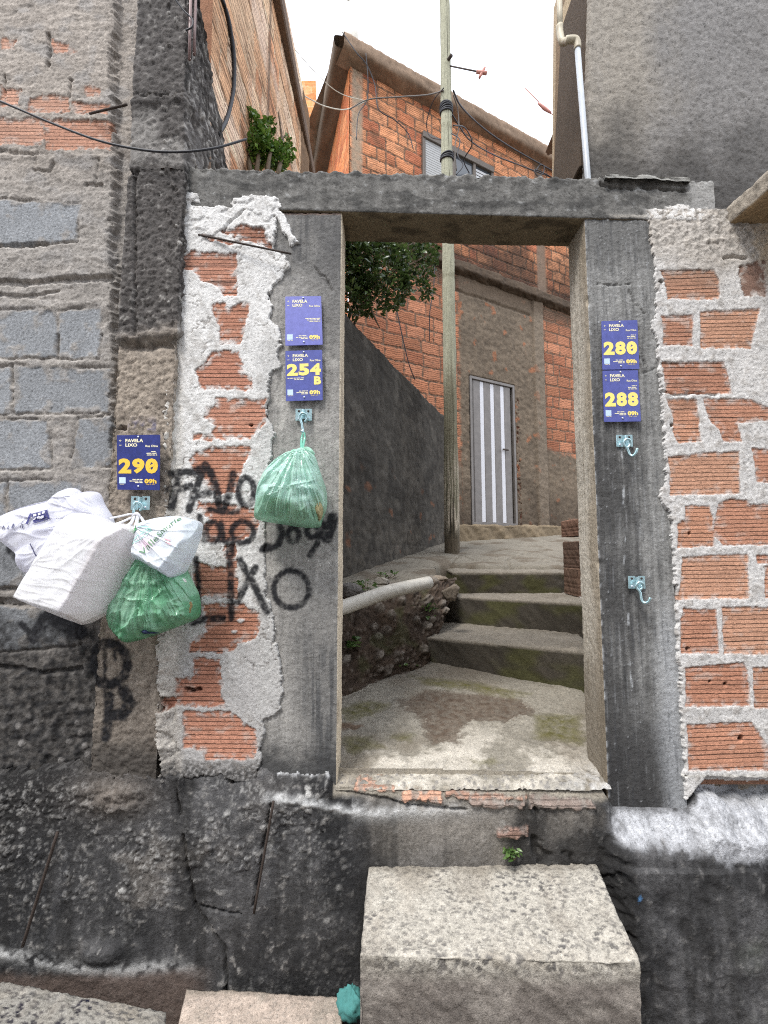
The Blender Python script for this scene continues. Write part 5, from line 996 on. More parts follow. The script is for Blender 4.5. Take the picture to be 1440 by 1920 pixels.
V_, F_ = box_geo(((fx0 + fx1) / 2, yf + 1.5, 3.6), ((fx1 - fx0) / 2 + .6, 0, 0), (0, 1.4, 0), (0, 0, 3.2)); raw_mesh('back_walls', V_, F_, M_CONC, fb, np.tile(L(180, 130, 90), (len(V_), 1)), smooth=False)
wc = P(569, 300, yf); fw = raw_mesh('window', *join_geo([box_geo(wc + [dx, -.02, dz], (hx, 0, 0), (0, .04, 0), (0, 0, hz), .004) for dx, dz, hx, hz in ((-.16, 0, .02, .16), (.16, 0, .02, .16), (0, .15, .18, .02), (0, -.15, .18, .02), (0, 0, .012, .15))]), plain('blue_frame', L(120, 140, 160), .5), fb, smooth=False)
V_, F_ = box_geo(wc + [0, -.01, 0], (.15, 0, 0), (0, .01, 0), (0, 0, .14)); raw_mesh('pane', V_, F_, plain('blue_glass', L(96, 124, 150), .15, 0, 10, .1, 0, .7), fw, smooth=False)

# unseen house added across the lane, behind the camera, to block frontal sky light
op = empty('house', (0, -4.6, -.14)); tag(op, 'unseen plain house added across the lane to block frontal light', 'house')
V_, F_ = box_geo((0, -4.6, 2.2), (4.2, 0, 0), (0, .9, 0), (0, 0, 2.4), .02); raw_mesh('wall', V_, F_, M_CONC, op, np.tile(L(146, 144, 142), (len(V_), 1)), smooth=False)  # wall of the added unseen house
V_, F_ = box_geo((0, -4.6, 4.68), (4.4, 0, 0), (0, 1.05, 0), (0, 0, .07), .02); raw_mesh('roof', V_, F_, M_CONC, op, np.tile(L(120, 112, 104), (len(V_), 1)), smooth=False)  # roof of the added unseen house
# ================================================================== UTILITY POLE
pz = PL(848, 1036, PA, PB); pr0 = .072
def f_pole(Q, N, s, t):
    a, Z = np.arctan2(Q[..., 1] - pz[1], Q[..., 0] - pz[0]), Q[..., 2]; n1 = fbm(a * 3, Z * .9, 440, 4); n2 = fbm(a * 9, Z * 2.2, 441, 5); n3 = fbm(a * 30, Z * 9, 442, 4); zz = Z - pz[2]
    c = full(a, L(148, 146, 126)) * (1 + .12 * n1 + .16 * n2 + .14 * n3)[..., None]
    c = mixc(c, L(104, 96, 76), sst(2.0, 1.7, zz + .2 * n1) * .6); fl = sst(-.05, .25, n2 + .4 * n1) * sst(1.15, .85, zz) * sst(.15, .35, zz + .2 * n1); c = mixc(c, L(186, 174, 156), fl * .9)
    c = mixc(c, L(52, 46, 40), sst(.50, .22, zz + .35 * n1 + .25 * n2) * .9); c = mixc(c, L(96, 88, 70), sst(1.9, 1.3, zz + .3 * n1) * sst(-.2, .3, n2) * (1 - fl) * .5); c = mixc(c, L(96, 86, 72), sst(.22, .1, zz) * .7)
    ck = np.exp(-((np.abs(a + 1.35 + .25 * n1)) / .05) ** 2) * (zz > 1.2); c = mixc(c, L(60, 54, 44), ck * .8)
    for zk in (2.9, 3.9, 4.6): c = mixc(c, L(92, 86, 64), np.exp(-((zz - zk - .02 * n1) / .03) ** 2) * sst(.1, .5, n2 + .3) * .7)
    return .004 * n1 + .004 * n2 + .002 * n3 - .008 * ck + .004 * fl, c, {}
ztp = 8.2
ang = np.linspace(math.pi * 1.5 + math.pi, math.pi * 1.5 - math.pi, 97)[::-1]
tp = np.array([P(834, 0, pz[1])[0], pz[1]])
zr = (ztp - pz[2]) / (P(834, 0, pz[1])[2] - pz[2]); tx = pz[0] + (tp[0] - pz[0]) * zr
pole = empty('utility_pole', tuple(pz)); tag(pole, 'weathered greenish wooden utility pole, black at its foot, at the head of the steps', 'pole')
loft('shaft', [(pz[0] + pr0 * math.cos(a), pz[1] + pr0 * math.sin(a), pz[2] - .15) for a in ang], [(tx + .052 * math.cos(a), pz[1] + .052 * math.sin(a), ztp) for a in ang], .006, f_pole, M_CONC, pole, 0, resB=.02)
def pole_at(z): k = (z - pz[2]) / (ztp - pz[2]); return np.array([pz[0] + (tx - pz[0]) * k, pz[1], z]), pr0 + (.052 - pr0) * k
for v0, n in ((212, 5), (300, 3)):
    gs = []
    z = P(838, v0, pz[1])[2]
    for k in range(n):
        c0, r = pole_at(z + .018 * k); gs.append(tube_geo([c0 + [(r + .008) * math.cos(a), (r + .008) * math.sin(a), .012 * math.sin(a + k)] for a in np.linspace(0, 2 * math.pi, 25)], .0095, 6, 1))
    raw_mesh('wire_coil', *join_geo(gs), M_BLACK, pole)
for v0, (ex, ey), nm in ((122, (904, 136), 'a'),):
    z = P(838, v0, pz[1])[2]; c0, r = pole_at(z); e = P(ex, ey, pz[1] - .3)
    br = raw_mesh('bracket', *join_geo([tube_geo([c0, e], .008, 6, 1), tube_geo([c0 + [0, 0, .02], c0 + [.05, -.1, .0]], .02, 6, 1)]), M_RUST, pole)
    raw_mesh('insulator', *join_geo([tube_geo([e + [-.03, 0, -.06], e + [.0, 0, 0], e + [.03, 0, .06]], [.012, .018, .011], 8, 3), tube_geo([e + [-.06, 0, .01], e + [.05, 0, -.01]], .018, 6, 1)]), plain('pink_porcelain', L(170, 112, 98), .5), br)
# second insulator hanging on a line in front of the right roof
e = P(1024, 206, 3.4); ins = raw_mesh('line_insulator', *join_geo([tube_geo([e + [-.09, 0, .09], e + [-.02, 0, .02], e + [.06, 0, -.04]], [.013, .022, .013], 8, 3), tube_geo([P(985, 165, 3.4), e], .006, 5, 1), tube_geo([e, P(1060, 232, 3.4)], .006, 5, 1)]), plain('red_porcelain', L(176, 120, 108), .5))
tag(ins, 'faded red insulator on a thin line against the sky near the stucco corner', 'insulator')

# ================================================================== CABLES, HOSES, CONDUITS
def cable(name, label, pts, r, mat, cat='cable', group=None, sub=8):
    o = tube(name, [P(u, v, y) for u, v, y in pts], r, mat, None, 6, sub); tag(o, label, cat, group); return o
cable('cable', 'black cable sagging across the block wall and dark pillar', [(-60, 172, -.05), (0, 190, -.05), (90, 228, -.05), (180, 262, -.06), (260, 280, -.07), (330, 285, -.07), (400, 278, -.03), (462, 261, .05)], .0042, M_BLACK)
cable('hose', 'thick black hose hanging on the fluted brick side wall', [(404, -30, .18), (425, 25, .30), (438, 100, .39), (438, 165, .41), (426, 220, .35), (409, 252, .25)], .0105, M_BLACK, 'hose')
for u0, u1, lab in ((358, 355, 'brown conduit on the left house wall, nearer the dark pillar'), (367, 364, 'brown conduit on the left house wall, farther from the dark pillar')):
    cable('conduit', lab, [(u0, -20, .0 - .045 + (u0 - 358) * .0017), (u1 + 1, 60, .0 - .045 + (u0 - 358) * .0017), (u1, 112 - (u0 - 358), .0 - .045 + (u0 - 358) * .0017)], .0058, M_BROWNP, 'conduit', 'brown conduits on the left house', 1)
cable('cable', 'thin loop of dark cable hanging by the brown conduits', [(322, -10, -.07), (345, 20, -.06), (360, 35, -.06), (360, 50, -.06), (348, 57, -.06)], .003, M_BLACK)
cable('cable', 'pale wire crossing from the left house to the sloping brick house', [(430, 0, 1.9), (470, 60, 2.0), (500, 122, 2.2), (540, 160, 2.4), (580, 185, 2.7), (612, 200, 3.0), (650, 205, 3.3), (690, 188, 3.6)], .006, M_WIREP)
cable('cable', 'second pale wire drooping between the two roofs', [(455, 0, 1.9), (490, 45, 2.0), (520, 76, 2.05), (540, 80, 2.3), (600, 145, 2.8), (640, 176, 3.2), (688, 190, 3.5)], .004, M_WIREP)
cable('cable', 'dark wires stretched from the brick house corner to the pole', [(642, 60, 3.3), (668, 98, 3.3), (688, 122, 3.35), (703, 160, 3.4), (710, 205, 3.4), (740, 225, 3.45), (765, 250, 3.5), (775, 280, 3.5)], .006, M_BLACK)
cable('cable', 'pair of grey wires running level to the pole below its coil', [(655, 205, 3.3), (690, 187, 3.35), (745, 182, 3.3), (800, 178, 3.1), (832, 170, 2.9)], .007, M_WIRE)
cable('cable', 'dark cable falling from the pole along the brick wall to the roof end', [(850, 170, 2.9), (865, 200, 3.3), (900, 235, 3.9), (940, 265, 4.3), (985, 292, 4.7), (1045, 325, 5.1)], .010, M_BLACK)
cable('cable', 'second dark cable dropping from the pole behind the beam', [(850, 235, 2.9), (872, 240, 3.1), (885, 270, 3.4), (870, 300, 3.6), (880, 325, 3.7)], .007, M_BLACK)
cable('cable', 'slack dark cable from the pole to the far roof end, lowest of its bundle', [(848, 215, 2.9), (880, 262, 3.4), (925, 290, 4.0), (975, 310, 4.5), (1048, 338, 5.0)], .008, M_BLACK)
cable('cable', 'thin dark wire dangling in a loop left of the pole on the brick wall', [(832, 165, 2.8), (812, 190, 3.3), (800, 230, 3.5), (806, 255, 3.5), (826, 262, 2.95)], .006, M_BLACK)
cable('cable', 'thin drop wire hanging straight beside the pole above the window', [(850, 178, 2.9), (858, 205, 3.0), (860, 240, 3.0), (853, 275, 2.95), (856, 320, 2.95)], .006, M_WIRE)
cable('cable', 'short sagging wire on the brick corner under the sloping roof', [(686, 100, 3.4), (690, 150, 3.45), (688, 188, 3.5), (672, 215, 3.4), (668, 262, 3.35)], .006, M_BLACK)
cable('cable', 'curly cable end beside the pole above the beam', [(846, 250, 2.85), (862, 262, 2.8), (858, 290, 2.8), (868, 310, 2.8), (855, 328, 2.8)], .006, M_BLACK)
cable('cable', 'looped black cable under the far roof end at the right', [(1005, 320, 4.6), (1012, 310, 4.6), (1020, 312, 4.6), (1018, 325, 4.6), (1008, 330, 4.6), (1003, 318, 4.6), (1030, 330, 4.7), (1050, 345, 4.7)], .008, M_BLACK)
cable('cable', 'thin cable hanging down the brick wall behind the shrub', [(816, 470, 3.2), (813, 540, 3.2), (806, 585, 3.2), (805, 640, 3.3)], .005, M_BLACK)
cable('cable', 'wire hanging over the dark alley wall', [(742, 572, 2.6), (752, 620, 2.6), (766, 680, 2.65), (778, 712, 2.7)], .005, M_BLACK)

# steel rods left in the concrete
def rod(label, a, b, ya, yb, r=.005):
    tag(tube('steel_rod', [P(*a, ya), P(*[(p + q) / 2 for p, q in zip(a, b)], (ya + yb) / 2 - .004), P(*b, yb)], r, M_RUST, None, 7, 4), label, 'rod')
rod('rusty rod poking out of the torn plaster near the beam', (372, 440), (546, 476), -.010, -.045, .0036)
rod('slanting rusty rod in the black wall base below the left post', (513, 1502), (476, 1712), -.05, -.055, .0042)
rod('slanting dark rod low in the black wall base at far left', (108, 1560), (42, 1775), -.055, -.07, .005)
rod('dark rod behind the cable on the crumbling mortar', (168, 213), (238, 196), -.012, -.05, .0045)

# white waste pipe on the bank
p0, p1 = PL(628, 1143, PA + .01, PB), PL(804, 1092, PA + .05, PB)
V_, F_ = tube_geo([p0 + [-.3, -.35, -.03], p0, (p0 + p1) / 2 + [0, 0, .012], p1], [.036, .037, .039, .037], 14, 8)
tag(raw_mesh('waste_pipe', V_, F_, M_PVC), 'dirty white plastic waste pipe lying along the bank left of the steps', 'pipe')

# rocks on and around the bank
def rock(label, c, r, seed, col, mat=M_CONC, name='rock', group='loose stones on the bank', crump=.10):
    n, m = 26, 40; th = np.linspace(.02, math.pi - .02, n)[:, None]; ph = np.linspace(0, 2 * math.pi, m, endpoint=False)[None]
    d = np.stack([np.sin(th) * np.cos(ph), np.sin(th) * np.sin(ph), np.cos(th) + 0 * ph], -1); rg = np.random.default_rng(seed)
    k = np.full(d.shape[:2], 1.0)
    for _ in range(11):
        v = rg.normal(size=3); v /= np.linalg.norm(v); k = np.minimum(k, (rg.uniform(.55, .85)) / np.maximum((d * v).sum(-1), 1e-3))
    k = k * (1 + crump * fbm(d[..., 0] * 4 + seed, d[..., 1] * 4 + d[..., 2] * 3, seed, 4)); Q = np.asarray(c) + d * k[..., None] * np.asarray(r)
    co = full(k, L(*col)) * (1 + .3 * fbm(d[..., 0] * 5 + seed, d[..., 2] * 5, seed + 1, 4))[..., None]
    o = raw_mesh(name, Q, grid_faces(n, m, closed=True), mat, None, co); tag(o, label, 'rock', group); return o
for lab, (u, v), a, b, r, colr in (
    ('jagged grey stone at the foot of the left post inside the doorway', (640, 1262), FA + .04, FB, (.07, .06, .10), (130, 125, 118)), ('flat pale stone under the white pipe end', (818, 1088), PA, PB, (.09, .05, .035), (140, 128, 114)),
    ('rounded stone beneath the white pipe', (770, 1136), PA - .12, PB, (.065, .05, .05), (140, 130, 116)), ('lumpy stone at the left end of the middle step', (846, 1112), PA - .02, PB, (.06, .05, .06), (122, 112, 100)),
    ('grey stone above the white pipe near the left post', (655, 1110), PA + .03, PB, (.09, .06, .05), (112, 108, 104)), ('small pale stone among the weeds above the pipe', (716, 1090), PA + .02, PB, (.05, .04, .03), (150, 144, 134)), ('dark stone half buried below the pipe middle', (700, 1180), PA - .28, PB, (.05, .04, .05), (104, 96, 86)), ('stone by the foot of the lowest step', (775, 1210), PA - .38, PB, (.045, .04, .06), (112, 102, 90))):
    rock(lab, PL(u, v, a, b), r, int(u), colr)
# stacked broken bricks at the right of the top step
bsn = 0
def brickblk(label, c, hx, hy, hz, seed, rot=0.0, col=(150, 100, 76)):
    ca, sa = math.cos(rot), math.sin(rot); q = [(c[0] + ca * x - sa * y, c[1] + sa * x + ca * y) for x, y in ((-hx, -hy), (hx, -hy), (hx, hy), (-hx, hy))]
    def f(Q, N, ov):
        n = fbm(Q[..., 0] * 20 + Q[..., 2] * 14, Q[..., 1] * 20 - Q[..., 2] * 12, seed, 4); cc = full(n, L(*col)) * (1 + .3 * n)[..., None]; ln = np.abs(np.mod(Q[..., 2] / .022, 1) - .5) < .14; return .002 * n - .003 * ln * (ov > .05), mixc(cc, L(70, 48, 38), ln * (ov > .05) * .5)
    o = skirt('brick', q, c[2] + hz, 2 * hz, .008, f, M_CONC, None, 1, .003, seed); tag(o, label, 'brick', 'bricks stacked beside the top step'); return o
bz = PL(1072, 1120, s2)
for k, (lab, u, v, hh) in enumerate((('bottom brick of the small stack beside the top step', 1074, 1112, 0), ('middle brick of the small stack beside the top step', 1074, 1055, 0), ('top brick of the small stack, tilted and broken', 1072, 1018, 0))):
    d_ = bz[1]; p_ = P(u, v, d_ + .1); 
    brickblk(lab, (p_[0] + .045, d_ + .12, s2 + .1 + .19 * k), .05, .13, .095 if k < 2 else .06, 500 + k, .06 * k - .04, ((112, 90, 76), (104, 84, 72), (134, 104, 88))[k])

# ================================================================== STEPS IN THE STREET
def f_block(seed, top=(182, 176, 164), face=(128, 120, 112), pebd=1.0, dep=.42):
    def f(Q, N, ov):
        X, Y, Z = Q[..., 0], Q[..., 1], Q[..., 2]; up = sst(.03, .006, ov * dep); n1 = fbm(X * 5 + Z * 3, Y * 5 - Z * 4, seed, 4); n2 = fbm(X * 34 + Z * 21, Y * 34 - Z * 27, seed + 1, 5)
        g1, g2, gi = worley(X * 54 + .3 * n2 + .25 * Y * 54, Y * 72 + .5 * n1 + Z * 40, seed + 4); g3, _, gj = worley(X * 110, Y * 130 + Z * 90, seed + 6)
        bare = sst(-.35, .2, .7 * fbm(X * 4, Y * 4, seed + 8, 3) + .40 - 1.6 * np.clip(np.hypot(X - Q[..., 0].mean(), (Y - Q[..., 1].mean()) * 1.5) - .24, 0, 1)) * pebd
        rs = .16 + .30 * gi; pb = sst(rs + .02, rs - .05, g1) * (gi > .25) * bare * (up > .5); ps = sst(.40, .25, g3) * (gj > .6) * (up > .5) * .8
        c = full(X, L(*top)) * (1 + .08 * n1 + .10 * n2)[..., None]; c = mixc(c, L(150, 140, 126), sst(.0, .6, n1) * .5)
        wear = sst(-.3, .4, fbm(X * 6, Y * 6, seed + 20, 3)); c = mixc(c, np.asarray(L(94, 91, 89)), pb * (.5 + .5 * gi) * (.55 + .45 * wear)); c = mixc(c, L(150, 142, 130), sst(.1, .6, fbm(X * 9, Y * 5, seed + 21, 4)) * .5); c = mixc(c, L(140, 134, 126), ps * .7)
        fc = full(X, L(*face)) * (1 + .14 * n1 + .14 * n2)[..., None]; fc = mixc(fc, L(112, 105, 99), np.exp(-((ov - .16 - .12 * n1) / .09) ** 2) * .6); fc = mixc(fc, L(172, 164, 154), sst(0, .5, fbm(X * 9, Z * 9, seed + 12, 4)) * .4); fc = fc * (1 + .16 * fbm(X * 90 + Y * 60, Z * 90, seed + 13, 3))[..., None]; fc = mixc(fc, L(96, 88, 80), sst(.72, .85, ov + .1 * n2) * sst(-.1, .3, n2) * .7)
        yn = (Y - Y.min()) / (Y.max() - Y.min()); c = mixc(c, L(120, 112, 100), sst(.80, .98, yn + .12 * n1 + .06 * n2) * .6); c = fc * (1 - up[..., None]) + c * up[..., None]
        h = .004 * n1 + .0015 * n2 - .0012 * pb - .002 * np.exp(-((g1 - .40) / .06) ** 2) * (gi > .45) * bare * up - sst(.74, .82, ov + .07 * n1) * .022 * sst(-.3, .2, n2)
        return h, c
    return f
zs = P(900, 1630, -.03)[2]
qf = [PL(676, 1790, zs)[:2], PL(1198, 1800, zs)[:2], PL(1118, 1622, zs)[:2], PL(692, 1618, zs)[:2]]
o = skirt('step_block', qf, [zs, zs - .004, zs + .008, zs], .42, .0042, f_block(520), M_CONC, None, 2, .006, 21); tag(o, 'worn pebbly concrete step block standing below the doorway', 'step')
z2 = .035
qf = [PL(318, 1990, z2)[:2], PL(640, 1990, z2)[:2], PL(642, 1868, z2)[:2], PL(350, 1856, z2)[:2]]
o = skirt('step_block', qf, [z2, z2, z2, z2 + .008], .2, .005, f_block(540, (186, 170, 156), (160, 138, 124), .0, .2), M_CONC, None, 4, .006, 23); tag(o, 'lower smooth pinkish concrete step block at the bottom edge, left of the pebbly step', 'step')
z3 = .10
qf = [PL(-140, 2050, z3)[:2], PL(300, 2050, z3 - .03)[:2], PL(312, 1895, z3 - .04)[:2], PL(-140, 1812, z3 + .01)[:2]]
o = skirt('pavement', qf, [z3, z3 - .03, z3 - .04, z3 + .012], .25, .005, f_block(560, (146, 142, 134), (110, 98, 90), 1.6, .25), M_CONC, None, 4, .008, 25); tag(o, kind='structure')
# teal rag stuffed behind the step block
rg_ = rock('crumpled teal rag stuffed in the gutter beside the pebbly step', P(660, 1878, -.13), (.045, .04, .045), 91, (70, 130, 126), plain('teal_cloth', L(70, 128, 124), .8, 0, 40, .3, .5), 'rag', None, .22); rg_['category'] = 'rag'
# ================================================================== SIGNS
M_NAVY = plain('navy_print', L(40, 50, 118), .4, 0, 55, .55, .05, .5); M_SHEEN = plain('pale_sky_sheen_print', L(116, 119, 188), .35, 0, 55, .30, .05, .6); M_SHEEN2 = plain('sky_sheen_print', L(86, 93, 160), .35, 0, 55, .35, .05, .6)  # sky reflection on the glossy plates is put into the lighter blues
M_YEL = plain('yellow_print', L(240, 196, 70), .5, 0, 20, .06, 0); M_YEL2 = plain('pale_yellow_print', L(250, 226, 128), .5, 0, 20, .06, 0); M_CREAM = plain('cream_print', L(244, 236, 200), .5, 0, 20, .05, 0); M_PALEB = plain('pale_tile_print', L(196, 216, 235), .5, 0, 20, .05, 0)
M_SCREW = plain('screw_head', L(205, 210, 220), .35, .6, 50, .1, 0)
def flat_rect(u0, v0, u1, v1): return [(u0, v0), (u1, v0), (u1, v1), (u0, v1)]
def sign(label, quad, number, extra, Y, mat, ym, small_right):
    q = [np.array(P(u, v, Y)) for u, v in quad]          # tl tr br bl
    def M(u, v, o=0.0): return (q[0] * (1 - u) + q[1] * u) * (1 - v) + (q[3] * (1 - u) + q[2] * u) * v + np.array([0, -o, 0])
    root = empty('sign', tuple(M(.5, 1))); tag(root, label, 'sign', 'blue house-number signs')
    # plate, 3 mm thick with rounded corners
    e = []; r = .018
    for cx, cy, a0 in ((r, r * .75, 180), (1 - r, r * .75, 270), (1 - r, 1 - r * .75, 0), (r, 1 - r * .75, 90)):
        for k in range(5):
            a = math.radians(a0 + 22.5 * k); e.append((cx + r * math.cos(a), cy + r * .75 * math.sin(a)))
    n = len(e); V_ = [M(u, v, 0) for u, v in e] + [M(u, v, -.003) for u, v in e]; F_ = [list(range(n)), list(range(n, 2 * n))[::-1]] + [[i, (i + 1) % n, n + (i + 1) % n, n + i] for i in range(n)]
    raw_mesh('plate', V_, F_, mat, root, smooth=False)
    def texts(name, items, m_, o=.0006):
        gs = []
        for it in items:
            if it[0] == 'rect': _, u0, v0, u1, v1 = it; gs.append((np.array([M(*p, o) for p in flat_rect(u0, v0, u1, v1)]), [[0, 1, 2, 3]])); continue
            if it[0] == 'poly': gs.append((np.array([M(*p, o + .0004) for p in it[1]]), [list(range(len(it[1])))])); continue
            s_, u0, v0, u1, v1, bold = it; tv, tf = text_geo(s_, bold); gs.append((np.array([M(u0 + (u1 - u0) * a, v1 - (v1 - v0) * b, o) for a, b in tv]), tf))
        raw_mesh(name, *join_geo(gs), m_, root, smooth=False)
    num = []
    if number:
        v0, v1 = (.43, .705) if not extra else (.265, .505)
        wds = [(.035, .335), (.355, .645), (.665, .96)]
        for ch, (a, b) in zip(number, wds):
            num.append((ch, a, v0, b, v1, .055))
            if ch == '0': w_ = b - a; num.append(('poly', [(a + w_ * .28, v0 + .185), (a + w_ * .28, v0 + .135), (a + w_ * .72, v0 + .085), (a + w_ * .72, v0 + .135)]))
        texts('house_number', num, ym); num = []
        if extra: texts('suffix_letter', [(extra, .77, .525, .965, .69, .055)], ym)
    num += [('09h', .645, .80, .93, .885, .045), ('poly', [(.665, .855), (.665, .84), (.715, .825), (.715, .84)])]
    num += [('seg a sab', .69, .892, .89, .912, .0)]
    texts('hour_lettering', num, ym)
    texts('title_lettering', [('FAVELA', .2, .072, .615, .135, .035), ('LIXO', .2, .155, .475, .215, .035), ('Rua Olina', .665, .185, .955, .225, .02), ('rect', .055, .098, .105, .106), ('rect', .075, .085, .086, .12), ('rect', .055, .18, .11, .19)], M_CREAM)
    rows = []
    rg = random.Random(len(label))
    def words(u0, u1, v, h=.014):
        u = u0
        while u < u1 - .03:
            w_ = min(rg.uniform(.05, .12), u1 - u); rows.append(('rect', u, v, u + w_, v + h)); u += w_ + .018
    for u0, u1, v in small_right: words(u0, u1, v)
    texts('address_lettering', rows, M_CREAM, .0005); rows.clear()
    for u0, u1, v in ((.36, .60, .805), (.29, .60, .835), (.42, .60, .862)): words(u0, u1, v)
    words(.06, .2, .896, .008)
    texts('notice_lettering', rows, M_CREAM, .0005)
    texts('pale_square', [('rect', .045, .775, .20, .885)], M_PALEB, .0004)
    for k, v in enumerate((.035, .935)):
        c = M(.5, v, .0); g = [tube_geo([c + [0, -.0003, 0], c + [0, -.0028, 0]], [.0036, .0026], 10, 1)]; raw_mesh('screw', *join_geo(g), M_SCREW, root)
    return root
sr3 = ((.80, .94, .30), (.69, .94, .33), (.70, .94, .362))
sign('faded blue sign without a number, topmost on the left post', [(535, 556), (602, 555), (605, 646), (535, 648)], None, None, -.016, M_SHEEN, M_YEL2, ((.55, .96, .455), (.60, .96, .485), (.66, .96, .513)))  # not faded: the pale blue is sky sheen put into the colour
sign('blue sign numbered 254 B above the left post hook', [(535, 658), (604, 656), (605, 750), (536, 752)], '254', 'B', -.016, M_SHEEN2, M_YEL2, ((.05, .5, .545), (.24, .5, .575)))
sign('dark navy sign numbered 290 on the tan pillar above the heap of bags', [(219, 816), (300, 815), (299, 919), (220, 918)], '290', None, -.062, M_NAVY, M_YEL, sr3)
sign('blue sign numbered 280, upper of the two on the right post', [(1128, 602), (1195, 600), (1199, 692), (1130, 693)], '280', None, -.016, M_SHEEN2, M_YEL2, sr3)
sign('blue sign numbered 288, lower of the two on the right post', [(1130, 695), (1196, 694), (1202, 790), (1133, 791)], '288', None, -.016, M_SHEEN2, M_YEL2, sr3)

# ================================================================== HOOKS
def hook(label, u, v, Y, path, s=1.0):
    """hinge-like plate with a welded eye and a steel S hook; path: hook points on the sheet"""
    c = P(u, v, Y); k = 1.6 / FPX * s
    root = empty('hook', tuple(c)); tag(root, label, 'hook', 'steel hooks for rubbish bags')
    gs = []
    for sx in (-1, 1): gs.append(box_geo(c + [sx * 9.2 * k, .004, 0], (6.3 * k, 0, 0), (0, .0012, 0), (0, 0, 11.5 * k), .001))
    gs.append(box_geo(c + [0, .0052, 0], (4 * k, 0, 0), (0, .001, 0), (0, 0, 8 * k), .0004)); gs.append(tube_geo([c + [0, .001, 10 * k], c + [0, .001, -2 * k]], 2.4 * k, 8, 1))
    raw_mesh('plate', *join_geo(gs), M_STEEL, root, smooth=False)
    for sx, sz in ((-9, 7), (9, 7), (-9, -7.5), (9, -7.5)): raw_mesh('screw', *tube_geo([c + [sx * k, .003, sz * k], c + [sx * k, .0012, sz * k]], [2.4 * k, 1.8 * k], 8, 1), M_RUST if sz > 0 else M_SCREW, root)
    pts = [P(a, b, Y) + np.array([0, -dy, 0]) for a, b, dy in path]
    raw_mesh('wire_hook', *tube_geo(pts, 2.3 * k, 8, 6), M_STEEL, root)
    return root
def eye(u, v): return [(u + 3, v + 12, .006), (u + 8, v + 6, .008), (u + 6, v - 1, .012), (u - 1, v - 3, .016), (u - 6, v + 2, .014), (u - 5, v + 8, .012)]
hook('steel hook holding the lone green bag on the left post', 569, 777, -.012, eye(569, 780) + [(567, 796, .012), (569, 808, .012), (570, 812, .018), (566, 811, .02)])
hook('steel hook on the tan pillar carrying the heap of four bags', 262, 943, -.052, eye(261, 946) + [(255, 960, .014), (257, 970, .014), (260, 974, .02), (254, 973, .024)], 1.1)
hook('empty steel hook just below the signs on the right post', 1172, 826, -.012, eye(1172, 828) + [(1172, 842, .014), (1176, 853, .016), (1180, 857, .022), (1184, 852, .028), (1186, 844, .03)])
hook('empty steel hook halfway down the right post', 1195, 1092, -.012, eye(1195, 1094) + [(1196, 1110, .014), (1198, 1124, .016), (1202, 1129, .022), (1207, 1126, .028), (1209, 1119, .032)])

